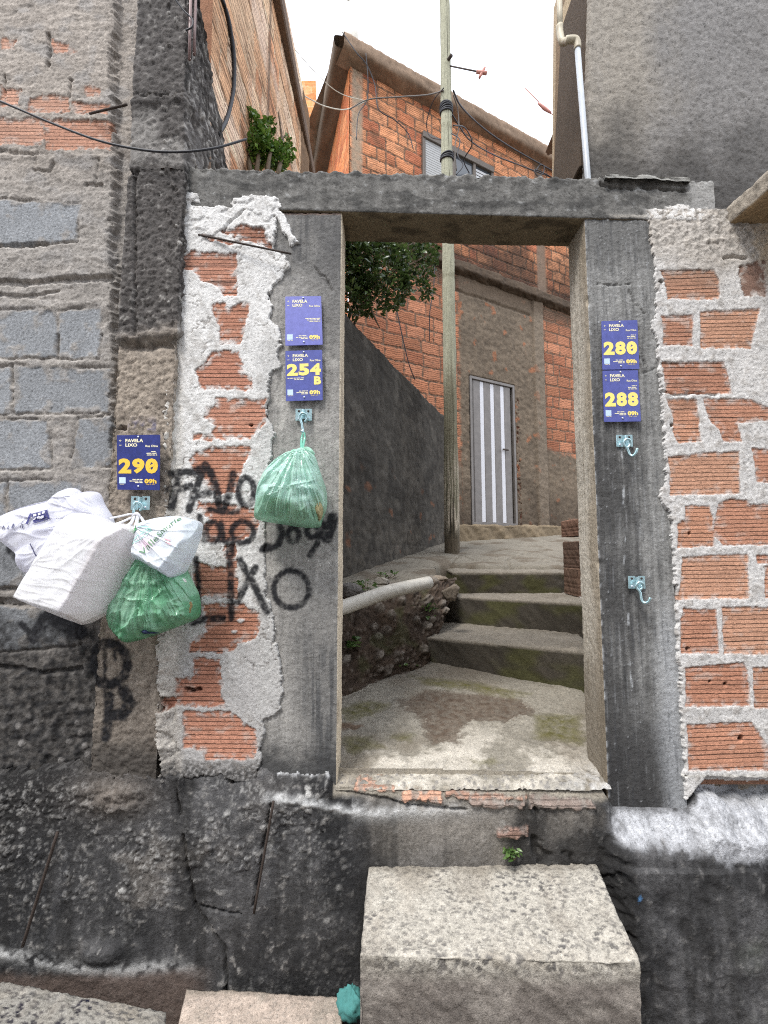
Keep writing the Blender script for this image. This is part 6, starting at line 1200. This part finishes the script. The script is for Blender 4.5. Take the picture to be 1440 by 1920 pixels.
# ================================================================== RUBBISH BAGS
BAGS = {}
def bag(name, label, outline, Yc, T, tie, mat, colf, pleat=.006, planes=None, centre=None, Tb=.03, seed=0, k_pl=22, prof=2.4, wr=None, group='rubbish bags on the hooks'):
    o = catmull(np.vstack([outline, outline[:1]]), 6)[:-1] if planes is None else np.asarray(np.vstack([catmull(np.vstack([outline, outline[:1]]), 3)[:-1]]))
    c = np.asarray(centre if centre is not None else o.mean(0), float); na, nr = 260, 84
    a = np.arctan2(o[:, 1] - c[1], o[:, 0] - c[0]); r = np.hypot(*(o - c).T); od = np.argsort(a); a, r = a[od], r[od]
    A = np.linspace(-math.pi, math.pi, na, endpoint=False); R = np.interp(A, a, r, period=2 * math.pi)
    tt = np.sin(np.linspace(0, 1, nr) * math.pi / 2)
    U = c[0] + tt[:, None] * R * np.cos(A); V = c[1] + tt[:, None] * R * np.sin(A); T_ = tt[:, None] + 0 * U
    du, dv = U - tie[0], V - tie[1]; ph = np.arctan2(dv, du); rho = np.hypot(du, dv)
    rr_ = lambda n_, p_=3: np.clip(1 - np.abs(n_) * 1.5, 0, 1) ** p_; w1 = fbm(ph * k_pl / 8, rho * .004 + seed, seed, 2) * 1.3; w2 = rr_(fbm(ph * k_pl / 5, rho * .005, seed + 3, 2)); crm = rr_(fbm(U * .013 + .5 * w1, V * .013, seed + 5, 2), 5); crm2 = rr_(fbm(U * .008 + V * .022, V * .008 - U * .01, seed + 8, 2), 5)
    def front(U, V, T_):
        return None
    base = T * np.power(np.clip(1 - T_ ** prof, 0, 1), .55)
    if planes is not None:
        b2 = np.full(U.shape, 9.0)
        for (p0, g, h0) in planes:  # plane: depth h0 at p0 with slope vector g per sheet unit
            pl_ = h0 + (U - p0[0]) * g[0] + (V - p0[1]) * g[1]; kk = .011; hh_ = np.clip(.5 + .5 * (pl_ - b2) / kk, 0, 1); b2 = pl_ * (1 - hh_) + b2 * hh_ - kk * hh_ * (1 - hh_)
        base = np.minimum(np.clip(b2, .003, None), T * 1.3 * np.clip((1 - T_) * 14, 0, 1) ** .5)
    win = np.clip((1 - T_) * 6, 0, 1)
    if wr is not None: base = base + win * wr(U, V, rr_)
    h = base + win * (pleat * .8 * fbm(U * .028, V * .028, seed + 21, 2)) + win * pleat * (w1 * .8 + w2 * .8 + crm * .5 + crm2 * .6 +   .10 * rr_(fbm(U * .05 + w1, V * .04, seed + 15, 3), 4))
    hb = Tb * np.power(np.clip(1 - T_ ** 2.4, 0, 1), .6)
    def W(U, V, h): 
        p = P(0, 900, Yc); X = np.empty(U.shape + (3,)); d0 = (U - 720) / FPX; d2 = (960 - V) / FPX; dy = CP - d2 * SP; t = (Yc + 1.6) / dy
        X[..., 0] = d0 * t; X[..., 2] = 1.4 + (SP + d2 * CP) * t; X[..., 1] = Yc - h; return X
    Qf = W(U, V, h); Qb = W(U, V, -hb)[::-1][1:]
    Q = np.concatenate([Qf, Qb], 0)
    Uc = np.concatenate([U, U[::-1][1:]], 0); Vc = np.concatenate([V, V[::-1][1:]], 0)
    colr = colf(Uc, Vc, fbm(Uc * .02, Vc * .02, seed + 11, 4), fbm(Uc * .06, Vc * .06, seed + 13, 4))
    ob = raw_mesh(name, Q, grid_faces(Q.shape[0], na, closed=True), mat, None, colr); tag(ob, label, 'bag', group)
    BAGS[label] = (c, A, R, tt, h, Yc, W); return ob
def on_bag(label, pts, off=.003):
    """sheet points -> points just above a bag's skin"""
    c, A, R, tt, h, Yc, W = BAGS[label]; p = np.asarray(pts, float); a = np.arctan2(p[:, 1] - c[1], p[:, 0] - c[0]); rr = np.hypot(*(p - c).T) / np.interp(a, A, R, period=2 * math.pi)
    ia = np.floor((a + math.pi) / (2 * math.pi) * len(A)).astype(int) % len(A); fa = (a + math.pi) / (2 * math.pi) * len(A); fa = fa - np.floor(fa); ib = (ia + 1) % len(A)
    hh = np.array([np.interp(r_, tt, h[:, i]) * (1 - f) + np.interp(r_, tt, h[:, j]) * f for r_, i, j, f in zip(rr, ia, ib, fa)])
    return W(p[:, 0], p[:, 1], hh + off)
M_BAGW = film('white_polythene', .35, .26); M_BAGG = film('green_polythene', .35, .13, .20); M_PRINTB = plain('blue_ink', L(62, 62, 120), .5, 0, 60, .4, 0); M_PRINTG = plain('green_ink', L(60, 150, 84), .5, 0, 60, .3, 0); M_PRINTD = plain('dark_green_ink', L(72, 120, 76), .5, 0, 60, .3, 0); M_PRINTK = plain('grey_ink', L(80, 80, 110), .5, 0, 60, .4, 0)
def cw(base, tint, amt=.35):
    return lambda U, V, n, m: mixc(full(U, L(*base)) * (1 + .05 * m)[..., None], L(*tint), sst(0, .6, n) * amt)
def finesub(V, F):
    return V, F
def print_on(bagobj, label, name, gs, mat, off=.003):
    V_, F_ = join_geo([(np.column_stack([g[0], np.zeros(len(g[0]))]), g[1]) for g in gs]); raw_mesh(name, on_bag(label, V_[:, :2], off), F_, mat, bagobj, smooth=False)
def place_text(s, o, ex, ey, bold=.01):
    tv, tf = text_geo(s, bold); o, ex, ey = map(np.asarray, (o, ex, ey)); return (o + tv[:, :1] * ex + tv[:, 1:] * ey, tf)
def strip(a, b, n=6, w_=3.0):
    a, b = np.asarray(a, float), np.asarray(b, float); d = b - a; nn = np.array([-d[1], d[0]]) / np.hypot(*d) * w_ / 2; t = np.linspace(0, 1, n)[:, None]; p = a + d * t
    return np.vstack([p + nn, p - nn]), [[i, i + 1, n + i + 1, n + i] for i in range(n - 1)]
def gridrect(o, ex, ey, n=8, m=6):
    o, ex, ey = map(lambda z: np.asarray(z, float), (o, ex, ey)); P_ = [o + ex * i / n + ey * j / m for j in range(m + 1) for i in range(n + 1)]
    return np.array(P_), [[j * (n + 1) + i, j * (n + 1) + i + 1, (j + 1) * (n + 1) + i + 1, (j + 1) * (n + 1) + i] for j in range(m) for i in range(n)]

# the green bag at the bottom of the heap
LD = 'green bag of rubbish at the bottom of the heap of four'
outD = [(262, 1040), (300, 1026), (340, 1040), (353, 1072), (364, 1095), (373, 1113), (377, 1142), (370, 1160), (329, 1177), (280, 1195), (245, 1204), (238, 1198), (227, 1189), (211, 1166), (210, 1142), (220, 1115), (236, 1090)]
def colD(U, V, n, m):
    c = full(U, L(178, 234, 200)) * (1 + .12 * m)[..., None]; c = mixc(c, L(192, 240, 208), sst(.05, .5, n) * .7); c = mixc(c, L(116, 186, 142), sst(-.05, -.45, n) * .8); c = mixc(c, L(70, 150, 94), sst(1150, 1190, V + .28 * (U - 290) + 20 * m) * .7); return c
bD = bag('rubbish_bag', LD, outD, -.075, .085, (300, 1010), M_BAGG, colD, .0105, None, (292, 1122), .03, 11, 50, 3.6)
LA = 'large white bag with blue print, leftmost of the heap'
outA = [(2, 984), (6, 972), (15, 965), (60, 948), (108, 935), (120, 923), (137, 915), (150, 920), (157, 928), (167, 922), (187, 925), (197, 946), (213, 973), (215, 1000), (200, 1040), (160, 1075), (110, 1084), (80, 1083), (58, 1077), (47, 1066), (46, 1048), (40, 1040), (18, 1022), (4, 1010)]
bA = bag('rubbish_bag', LA, outA, -.085, .075, (220, 975), M_BAGW, cw((238, 238, 246), (222, 222, 238), .5), .0050, None, (110, 1000), .05, 23, 20, 4.2)
LB = 'boxy white bag hanging in front of the heap'
outB = [(146, 998), (156, 975), (166, 964), (185, 966), (204, 974), (215, 980), (250, 984), (264, 990), (272, 1000), (268, 1012), (262, 1024), (258, 1052), (236, 1098), (216, 1139), (206, 1148), (178, 1165), (164, 1169), (150, 1163), (137, 1157), (108, 1134), (80, 1111), (74, 1097), (81, 1082), (90, 1066), (117, 1037)]
plB = [((165, 1060), (.0002, .0002), .135), ((212, 1076), (-.0029, -.00145), .132), ((130, 1128), (.0011, -.0034), .130), ((120, 1037), (.0060, .0034), .095), ((210, 982), (-.0002, .0016), .095)]
def wrB(U, V, rr): q = V - .22 * U + 9 * fbm(U * .012, V * .012, 799, 2); return .0016 * rr(fbm(U * .006, q * .035, 801, 2), 4) + .0008 * rr(fbm(U * .008 + 3, q * .07, 803, 2), 4)
bB = bag('rubbish_bag', LB, outB, -.105, .13, (258, 985), M_BAGW, lambda U, V, n, m: mixc(mixc(full(U, L(246, 245, 248)), L(238, 230, 228), sst(-6, 10, (U - 205) * .9 + (V - 1060) * .42) * .6), L(214, 206, 196), sst(-4, 6, V - 1128 - (U - 110) * .22 + .004 * (U - 110) ** 2 * .2) * .4), .0022, plB, (170, 1070), .05, 37, 16, 3, wrB)
LC = 'small white bag with green lettering, right of the heap'
outC = [(266, 998), (273, 987), (293, 976), (311, 971), (340, 969), (359, 973), (379, 981), (379, 998), (373, 1018), (367, 1036), (357, 1057), (349, 1072), (336, 1082), (324, 1076), (317, 1077), (302, 1071), (282, 1067), (270, 1061), (260, 1050), (260, 1034), (262, 1016)]
plC = [((315, 1020), (.0001, .0006), .095), ((352, 1040), (-.0030, -.0016), .100), ((310, 1062), (.0022, -.0036), .080), ((268, 1020), (.0040, .0005), .055), ((320, 973), (0, .0030), .040), ((366, 985), (-.0024, .0010), .070)]
bC = bag('rubbish_bag', LC, outC, -.10, .095, (262, 985), M_BAGW, lambda U, V, n, m: mixc(mixc(full(U, L(236, 241, 248)) * (1 + .05 * m)[..., None], L(232, 196, 212), np.exp(-((U - 303) / 16) ** 2 - ((V - 1020) / 12) ** 2) * .8), L(198, 204, 214), sst(0, .5, n) * .4), .0045, plC, (318, 1024), .04, 51, 18, 3)
LE = 'lone pale green bag hanging from the left post hook'
outE = [(566, 840), (553, 846), (542, 848), (528, 856), (515, 866), (500, 882), (492, 896), (484, 920), (480, 950), (479, 964), (482, 974), (508, 980), (534, 984), (576, 990), (600, 988), (604, 978), (613, 950), (612, 920), (606, 900), (599, 880), (592, 858), (580, 845), (573, 841)]
def colE(U, V, n, m):
    c = full(U, L(206, 242, 228)) * (1 + .08 * m)[..., None]; c = mixc(c, L(214, 240, 236), sst(.1, .5, n) * .6); c = mixc(c, L(140, 188, 156), sst(-8, 10, V - np.interp(U, [478, 500, 520, 550, 575, 600, 615], [948, 935, 934, 944, 956, 950, 960]) + 9 * m) * .75); c = mixc(c, L(120, 170, 128), sst(585, 612, U) * .4); return c
bE = bag('rubbish_bag', LE, outE, -.075, .105, (566, 838), M_BAGG, colE, .0110, None, (546, 925), .05, 67, 52, 3.0)
def contents(par, lab, items, seed):
    c, A, R, tt, h, Yc, W = BAGS[lab]; rg = np.random.default_rng(seed)
    for k, (u, v, ru, rv, col) in enumerate(items):
        n, m = 18, 28; th = np.linspace(.02, math.pi - .02, n)[:, None]; ph = np.linspace(0, 2 * math.pi, m, endpoint=False)[None]
        d = np.stack([np.sin(th) * np.cos(ph), np.sin(th) * np.sin(ph), np.cos(th) + 0 * ph], -1); kk = np.full(d.shape[:2], 1.0)
        for _ in range(9):
            q = rg.normal(size=3); q /= np.linalg.norm(q); kk = np.minimum(kk, rg.uniform(.55, .9) / np.maximum((d * q).sum(-1), 1e-3))
        base = P(u, v, Yc - .035); sc_ = 1.5 / FPX; Q = base + d * kk[..., None] * np.array([ru * sc_, .038, rv * sc_])
        raw_mesh('rubbish', Q, grid_faces(n, m, closed=True), M_CONC, par, np.tile(np.asarray(L(*col)), (n * m, 1)))
contents(bE, LE, [(520, 955, 26, 22, (140, 130, 96)), (560, 960, 30, 22, (160, 140, 104)), (592, 955, 14, 26, (170, 160, 120)), (530, 905, 24, 24, (225, 225, 220)), (572, 905, 22, 30, (200, 205, 215)), (550, 870, 16, 14, (230, 225, 210))], 5)
contents(bD, LD, [(250, 1165, 24, 20, (110, 110, 100)), (300, 1150, 30, 22, (225, 225, 215)), (345, 1135, 20, 26, (150, 130, 90)), (270, 1110, 22, 24, (210, 215, 210)), (325, 1095, 26, 16, (240, 240, 235)), (285, 1180, 16, 10, (50, 60, 90))], 9)
# prints on the bags
print_on(bA, LA, 'logo', [strip((86, 985), (92, 966.5), 4, 4), strip((96, 984), (126, 975), 6, 1.5), strip((92, 968), (122, 960), 6, 1.5), strip((124, 975), (119, 961), 4, 3.5), gridrect((97, 982), (24, -7), (-3.6, -13.5))], M_PRINTB)
print_on(bA, LA, 'print_lettering', [gridrect((x, y), (5, -1.5), (-1, -4), 2, 2) for x, y in ((97, 978), (104, 976.5), (112, 975), (97, 972), (105, 970), (113, 967.5), (108, 981 - 4))], plain('pale_ink', L(225, 225, 238), .5), .0045)
for g_ in [strip((41, 995), (43.5, 988), 3, 2.5), strip((52, 994), (54, 988), 3, 2), strip((61, 992), (63, 985), 3, 3), strip((74, 993), (79, 980), 4, 1.2), strip((78, 993), (80, 988), 3, 2.5), strip((92, 1020), (104, 1043), 8, 2.2), strip((30, 962), (110, 941), 14, 1.0), strip((112, 939), (150, 934), 8, .8)]: print_on(bA, LA, 'fine_lettering', [g_], M_PRINTK)
ex = np.array([49, -62.]); print_on(bC, LC, 'lettering', [place_text('Valle', (302, 1042), ex * .48, np.array([-9.5, -8.]), .0), place_text('Smorie', (327, 1010), ex * .55, np.array([-8.5, -7.]), .0)], M_PRINTD, .0035)
print_on(bC, LC, 'emblem', [gridrect((266, 992), (9, -7), (7, 10), 4, 4)], M_PRINTG, .0035)
print_on(bC, LC, 'leaf_logo', [strip(p, q, 5, 1.0) for p, q in (((270, 1021), (286, 1006)), ((286, 1006), (308, 993)), ((272, 1022), (292, 1013)), ((292, 1013), (309, 996)), ((284, 990), (303, 990)), ((288, 1000), (306, 992)))], plain('teal_ink', L(110, 190, 170), .5), .0035)
print_on(bC, LC, 'pink_lettering', [strip(p, q, 4, 2) for p, q in (((334, 1012), (346, 1015)), ((338, 1018), (349, 1022)))], plain('pink_ink', L(226, 170, 180), .5), .003)
# handles and knots
def handle(par, pts, r=.004, mat=M_BAGW, col=(235, 235, 238), flat=.5):
    V_, F_ = tube_geo([P(u, v, y) for u, v, y in pts], r, 8, 6, flat); raw_mesh('handle', V_, F_, mat, par, np.tile(np.asarray(L(*col)), (len(V_), 1)))
handle(bA, [(206, 972, -.12), (225, 968, -.12), (245, 964, -.115), (256, 968, -.10)], .0035); handle(bA, [(210, 985, -.14), (230, 978, -.13), (248, 970, -.115), (257, 972, -.10)], .004)
handle(bB, [(236, 990, -.15), (246, 980, -.14), (252, 968, -.12), (256, 971, -.10)], [.009, .005, .0035]); handle(bB, [(254, 992, -.15), (256, 980, -.14), (258, 966, -.115), (257, 970, -.10)], [.009, .0055, .0035])
handle(bC, [(274, 990, -.14), (268, 976, -.13), (262, 968, -.115), (257, 971, -.10)], [.007, .004, .0035])
V_, F_ = tube_geo([P(250, 968, -.115), P(256, 963, -.12), P(262, 970, -.12), P(255, 973, -.118)], .006, 8, 5); raw_mesh('knot', V_, F_, M_BAGW, bB, np.tile(np.asarray(L(228, 228, 232)), (len(V_), 1)))
handle(bD, [(285, 1036, -.12), (270, 1010, -.10), (260, 985, -.09), (257, 972, -.09)], .005, M_BAGG, (130, 200, 160))
for x0, x1 in ((568, 565), (571, 568.5)): handle(bE, [(x0, 811, -.032), (x0 - 2.6 + (x1 - 565) * .8, 822, -.036), (x1, 836, -.055), (x1, 846, -.085)], [.0025, .0045, .004], M_BAGG, (140, 212, 190))
for k, pts in enumerate(([(566, 842, -.09), (574, 840, -.12), (583, 845, -.14), (590, 852, -.14)], [(562, 843, -.09), (552, 845, -.12), (543, 849, -.13)])):
    V_, F_ = tube_geo([P(*p) for p in pts], [.004, .007, .003], 8, 6, .5); raw_mesh('gathered_edge', V_, F_, M_BAGG, bE, np.tile(np.asarray(L(178, 220, 200)), (len(V_), 1)))

# ================================================================== PLANTS
def leaf_cloud(name, pts, size, mat, parent, seed=0, droop=.4, wid=.5):
    rg = np.random.default_rng(seed); n = len(pts); d = rg.normal(size=(n, 3)); d[:, 2] = d[:, 2] * .5 - droop; d[:, 1] -= .25; d /= np.linalg.norm(d, axis=1, keepdims=True)
    s = rg.normal(size=(n, 3)); s[:, 2] *= .35; s -= d * (s * d).sum(1, keepdims=True); s /= np.linalg.norm(s, axis=1, keepdims=True); up = np.cross(s, d)
    L_ = size * rg.uniform(.6, 1.3, (n, 1)); w_ = L_ * wid * rg.uniform(.8, 1.2, (n, 1)) * .5; p = np.asarray(pts)
    fold = up * w_ * .35 * np.sign(up[:, 2:3] + .01); v = [p, p + d * L_ * .35 + s * w_ + fold, p + d * L_ * .7 + s * w_ * .7 + fold * .6 , p + d * L_ - up * L_ * .12, p + d * L_ * .7 - s * w_ * .7 + fold * .6, p + d * L_ * .35 - s * w_ + fold, p + d * L_ * .38, p + d * L_ * .72]
    V_ = np.stack(v, 1).reshape(-1, 3); b = np.arange(n)[:, None] * 8
    F_ = np.concatenate([b + np.array([[0, 6, 1, 1]])[:, :4] * 1, ], 0)
    tri = np.concatenate([b + np.array([q]) for q in ([0, 1, 6], [0, 6, 5], [2, 3, 7], [7, 3, 4])], 0); qd = np.concatenate([b + np.array([q]) for q in ([1, 2, 7, 6], [6, 7, 4, 5])], 0)
    return raw_mesh(name, V_, tri.tolist() + qd.tolist(), mat, parent, smooth=True)
def shrub(label, blobs, n, size, stems, mat, seed, cat='shrub', name='shrub', wid=.5):
    rg = np.random.default_rng(seed); root = empty(name, tuple(stems[0][0])); tag(root, label, cat); pts = []
    vol = np.array([np.prod(b[1]) for b in blobs]) ** .75; vol /= vol.sum()
    for (c, r), k in zip(blobs, vol):
        m = int(n * k); q = rg.normal(size=(m, 3)); q /= np.linalg.norm(q, axis=1, keepdims=True); q *= rg.uniform(.25, 1, (m, 1)) ** .45
        q = np.asarray(c) + q * np.asarray(r); q += .35 * np.asarray(r) * np.stack([fbm(q[:, 0] * 6, q[:, 2] * 6 + q[:, 1], seed + j, 2) for j in range(3)], 1)
        hole = fbm(q[:, 0] * 5, q[:, 2] * 5 + q[:, 1] * 3, seed + 9, 2); pts.append(q[hole > -.35])
    leaf_cloud('foliage', np.vstack(pts), size, mat, root, seed, wid=wid)
    raw_mesh('branches', *join_geo([tube_geo(p, [.014, .004], 6, 4) for p in stems]), M_STEM, root); return root
Yb = 2.1
def B(u, v, Y, rx, ry, rz): return (P(u, v, Y), (rx, ry, rz))
shrub('dark leafy shrub leaning over the alley wall behind the beam', [B(690, 505, 1.9, .36, .3, .22), B(650, 470, 1.9, .3, .3, .3), B(760, 478, 2.1, .26, .25, .13), B(800, 470, 2.2, .12, .15, .10), B(725, 545, 1.85, .22, .2, .14), B(655, 560, 1.8, .16, .2, .12), B(700, 582, 1.8, .10, .1, .05), B(775, 520, 2.1, .14, .15, .09), B(800, 548, 2.1, .06, .08, .06), B(650, 440, 1.9, .3, .3, .2)],
    6500, .052, [[P(640, 640, 2.1), P(670, 560, 2.0), P(720, 500, 1.9)], [P(650, 640, 2.1), P(700, 540, 2.0), P(780, 490, 2.1)], [P(630, 640, 2.1), P(640, 540, 2.0), P(650, 450, 1.9)], [P(690, 520, 1.9), P(760, 500, 2.0), P(815, 470, 2.2)], [P(680, 540, 1.9), P(700, 590, 1.8), P(712, 615, 1.8)]], M_LEAF, 3)
shrub('bright green climbing plant on top of the beam beside the fluted brick wall', [B(478, 245, .75, .07, .10, .10), B(500, 280, .7, .09, .1, .08), B(470, 290, .7, .06, .08, .07), B(522, 296, .75, .05, .08, .06), B(466, 215, .8, .035, .06, .05), B(540, 285, .9, .03, .05, .07), B(505, 240, .85, .03, .05, .05)],
    1900, .030, [[P(480, 330, .6), P(485, 270, .7), P(470, 210, .8)], [P(500, 330, .6), P(510, 280, .7), P(540, 250, .9)], [P(470, 330, .6), P(462, 260, .75), P(455, 200, .85)], [P(520, 330, .6), P(530, 280, .9), P(522, 210, 1.0)]], M_VINE, 5, 'climber', 'climbing_plant', .62)
def weed(label, c, r, n, size, seed, h=1.0):
    root = empty('weed', tuple(c)); tag(root, label, 'weed'); rg = np.random.default_rng(seed); q = rg.uniform(-1, 1, (n, 3)) * np.array([r, r * .7, r * .45 * h]) + np.asarray(c) + np.array([0, 0, r * .35 * h])
    leaf_cloud('leaves', q, size, M_WEED, root, seed, -.15, .55); raw_mesh('stems', *join_geo([tube_geo([c + np.array([rg.uniform(-.3, .3) * r, 0, -.01]), q[k] - [0, 0, .004], q[k]], .0016, 5, 3) for k in range(min(10, n))]), M_STEM, root)
WE = [('leafy weed at the left post above the pale stone', PL(648, 1218, FA + .16, FB), .07, 34, .045, 1), ('weed tuft growing above the white pipe end near the post', PL(684, 1104, PA + .01, PB), .06, 40, .035, 2), ('low weeds on the ledge below the alley wall', PL(725, 1085, PA, PB), .07, 26, .03, 3), ('weed under the white pipe by the middle step', PL(795, 1155, PA - .17, PB), .08, 46, .04, 4),
      ('weed in the dirt left of the lowest step', PL(758, 1248, FA + .02, FB), .05, 20, .04, 5), ('small weed at the edge of the mossy floor', PL(683, 1268, FA, FB), .055, 26, .04, 6), ('tiny weed rooted in the wall base just above the step block', P(962, 1606, -.05), .022, 44, .02, 7), ('sprig of weeds on the bank between pipe and lowest step', PL(730, 1130, PA - .1, PB), .05, 18, .03, 8)]
for lab, c, r, n, s_, sd_ in WE: weed(lab, np.asarray(c), r, n, s_, sd_)
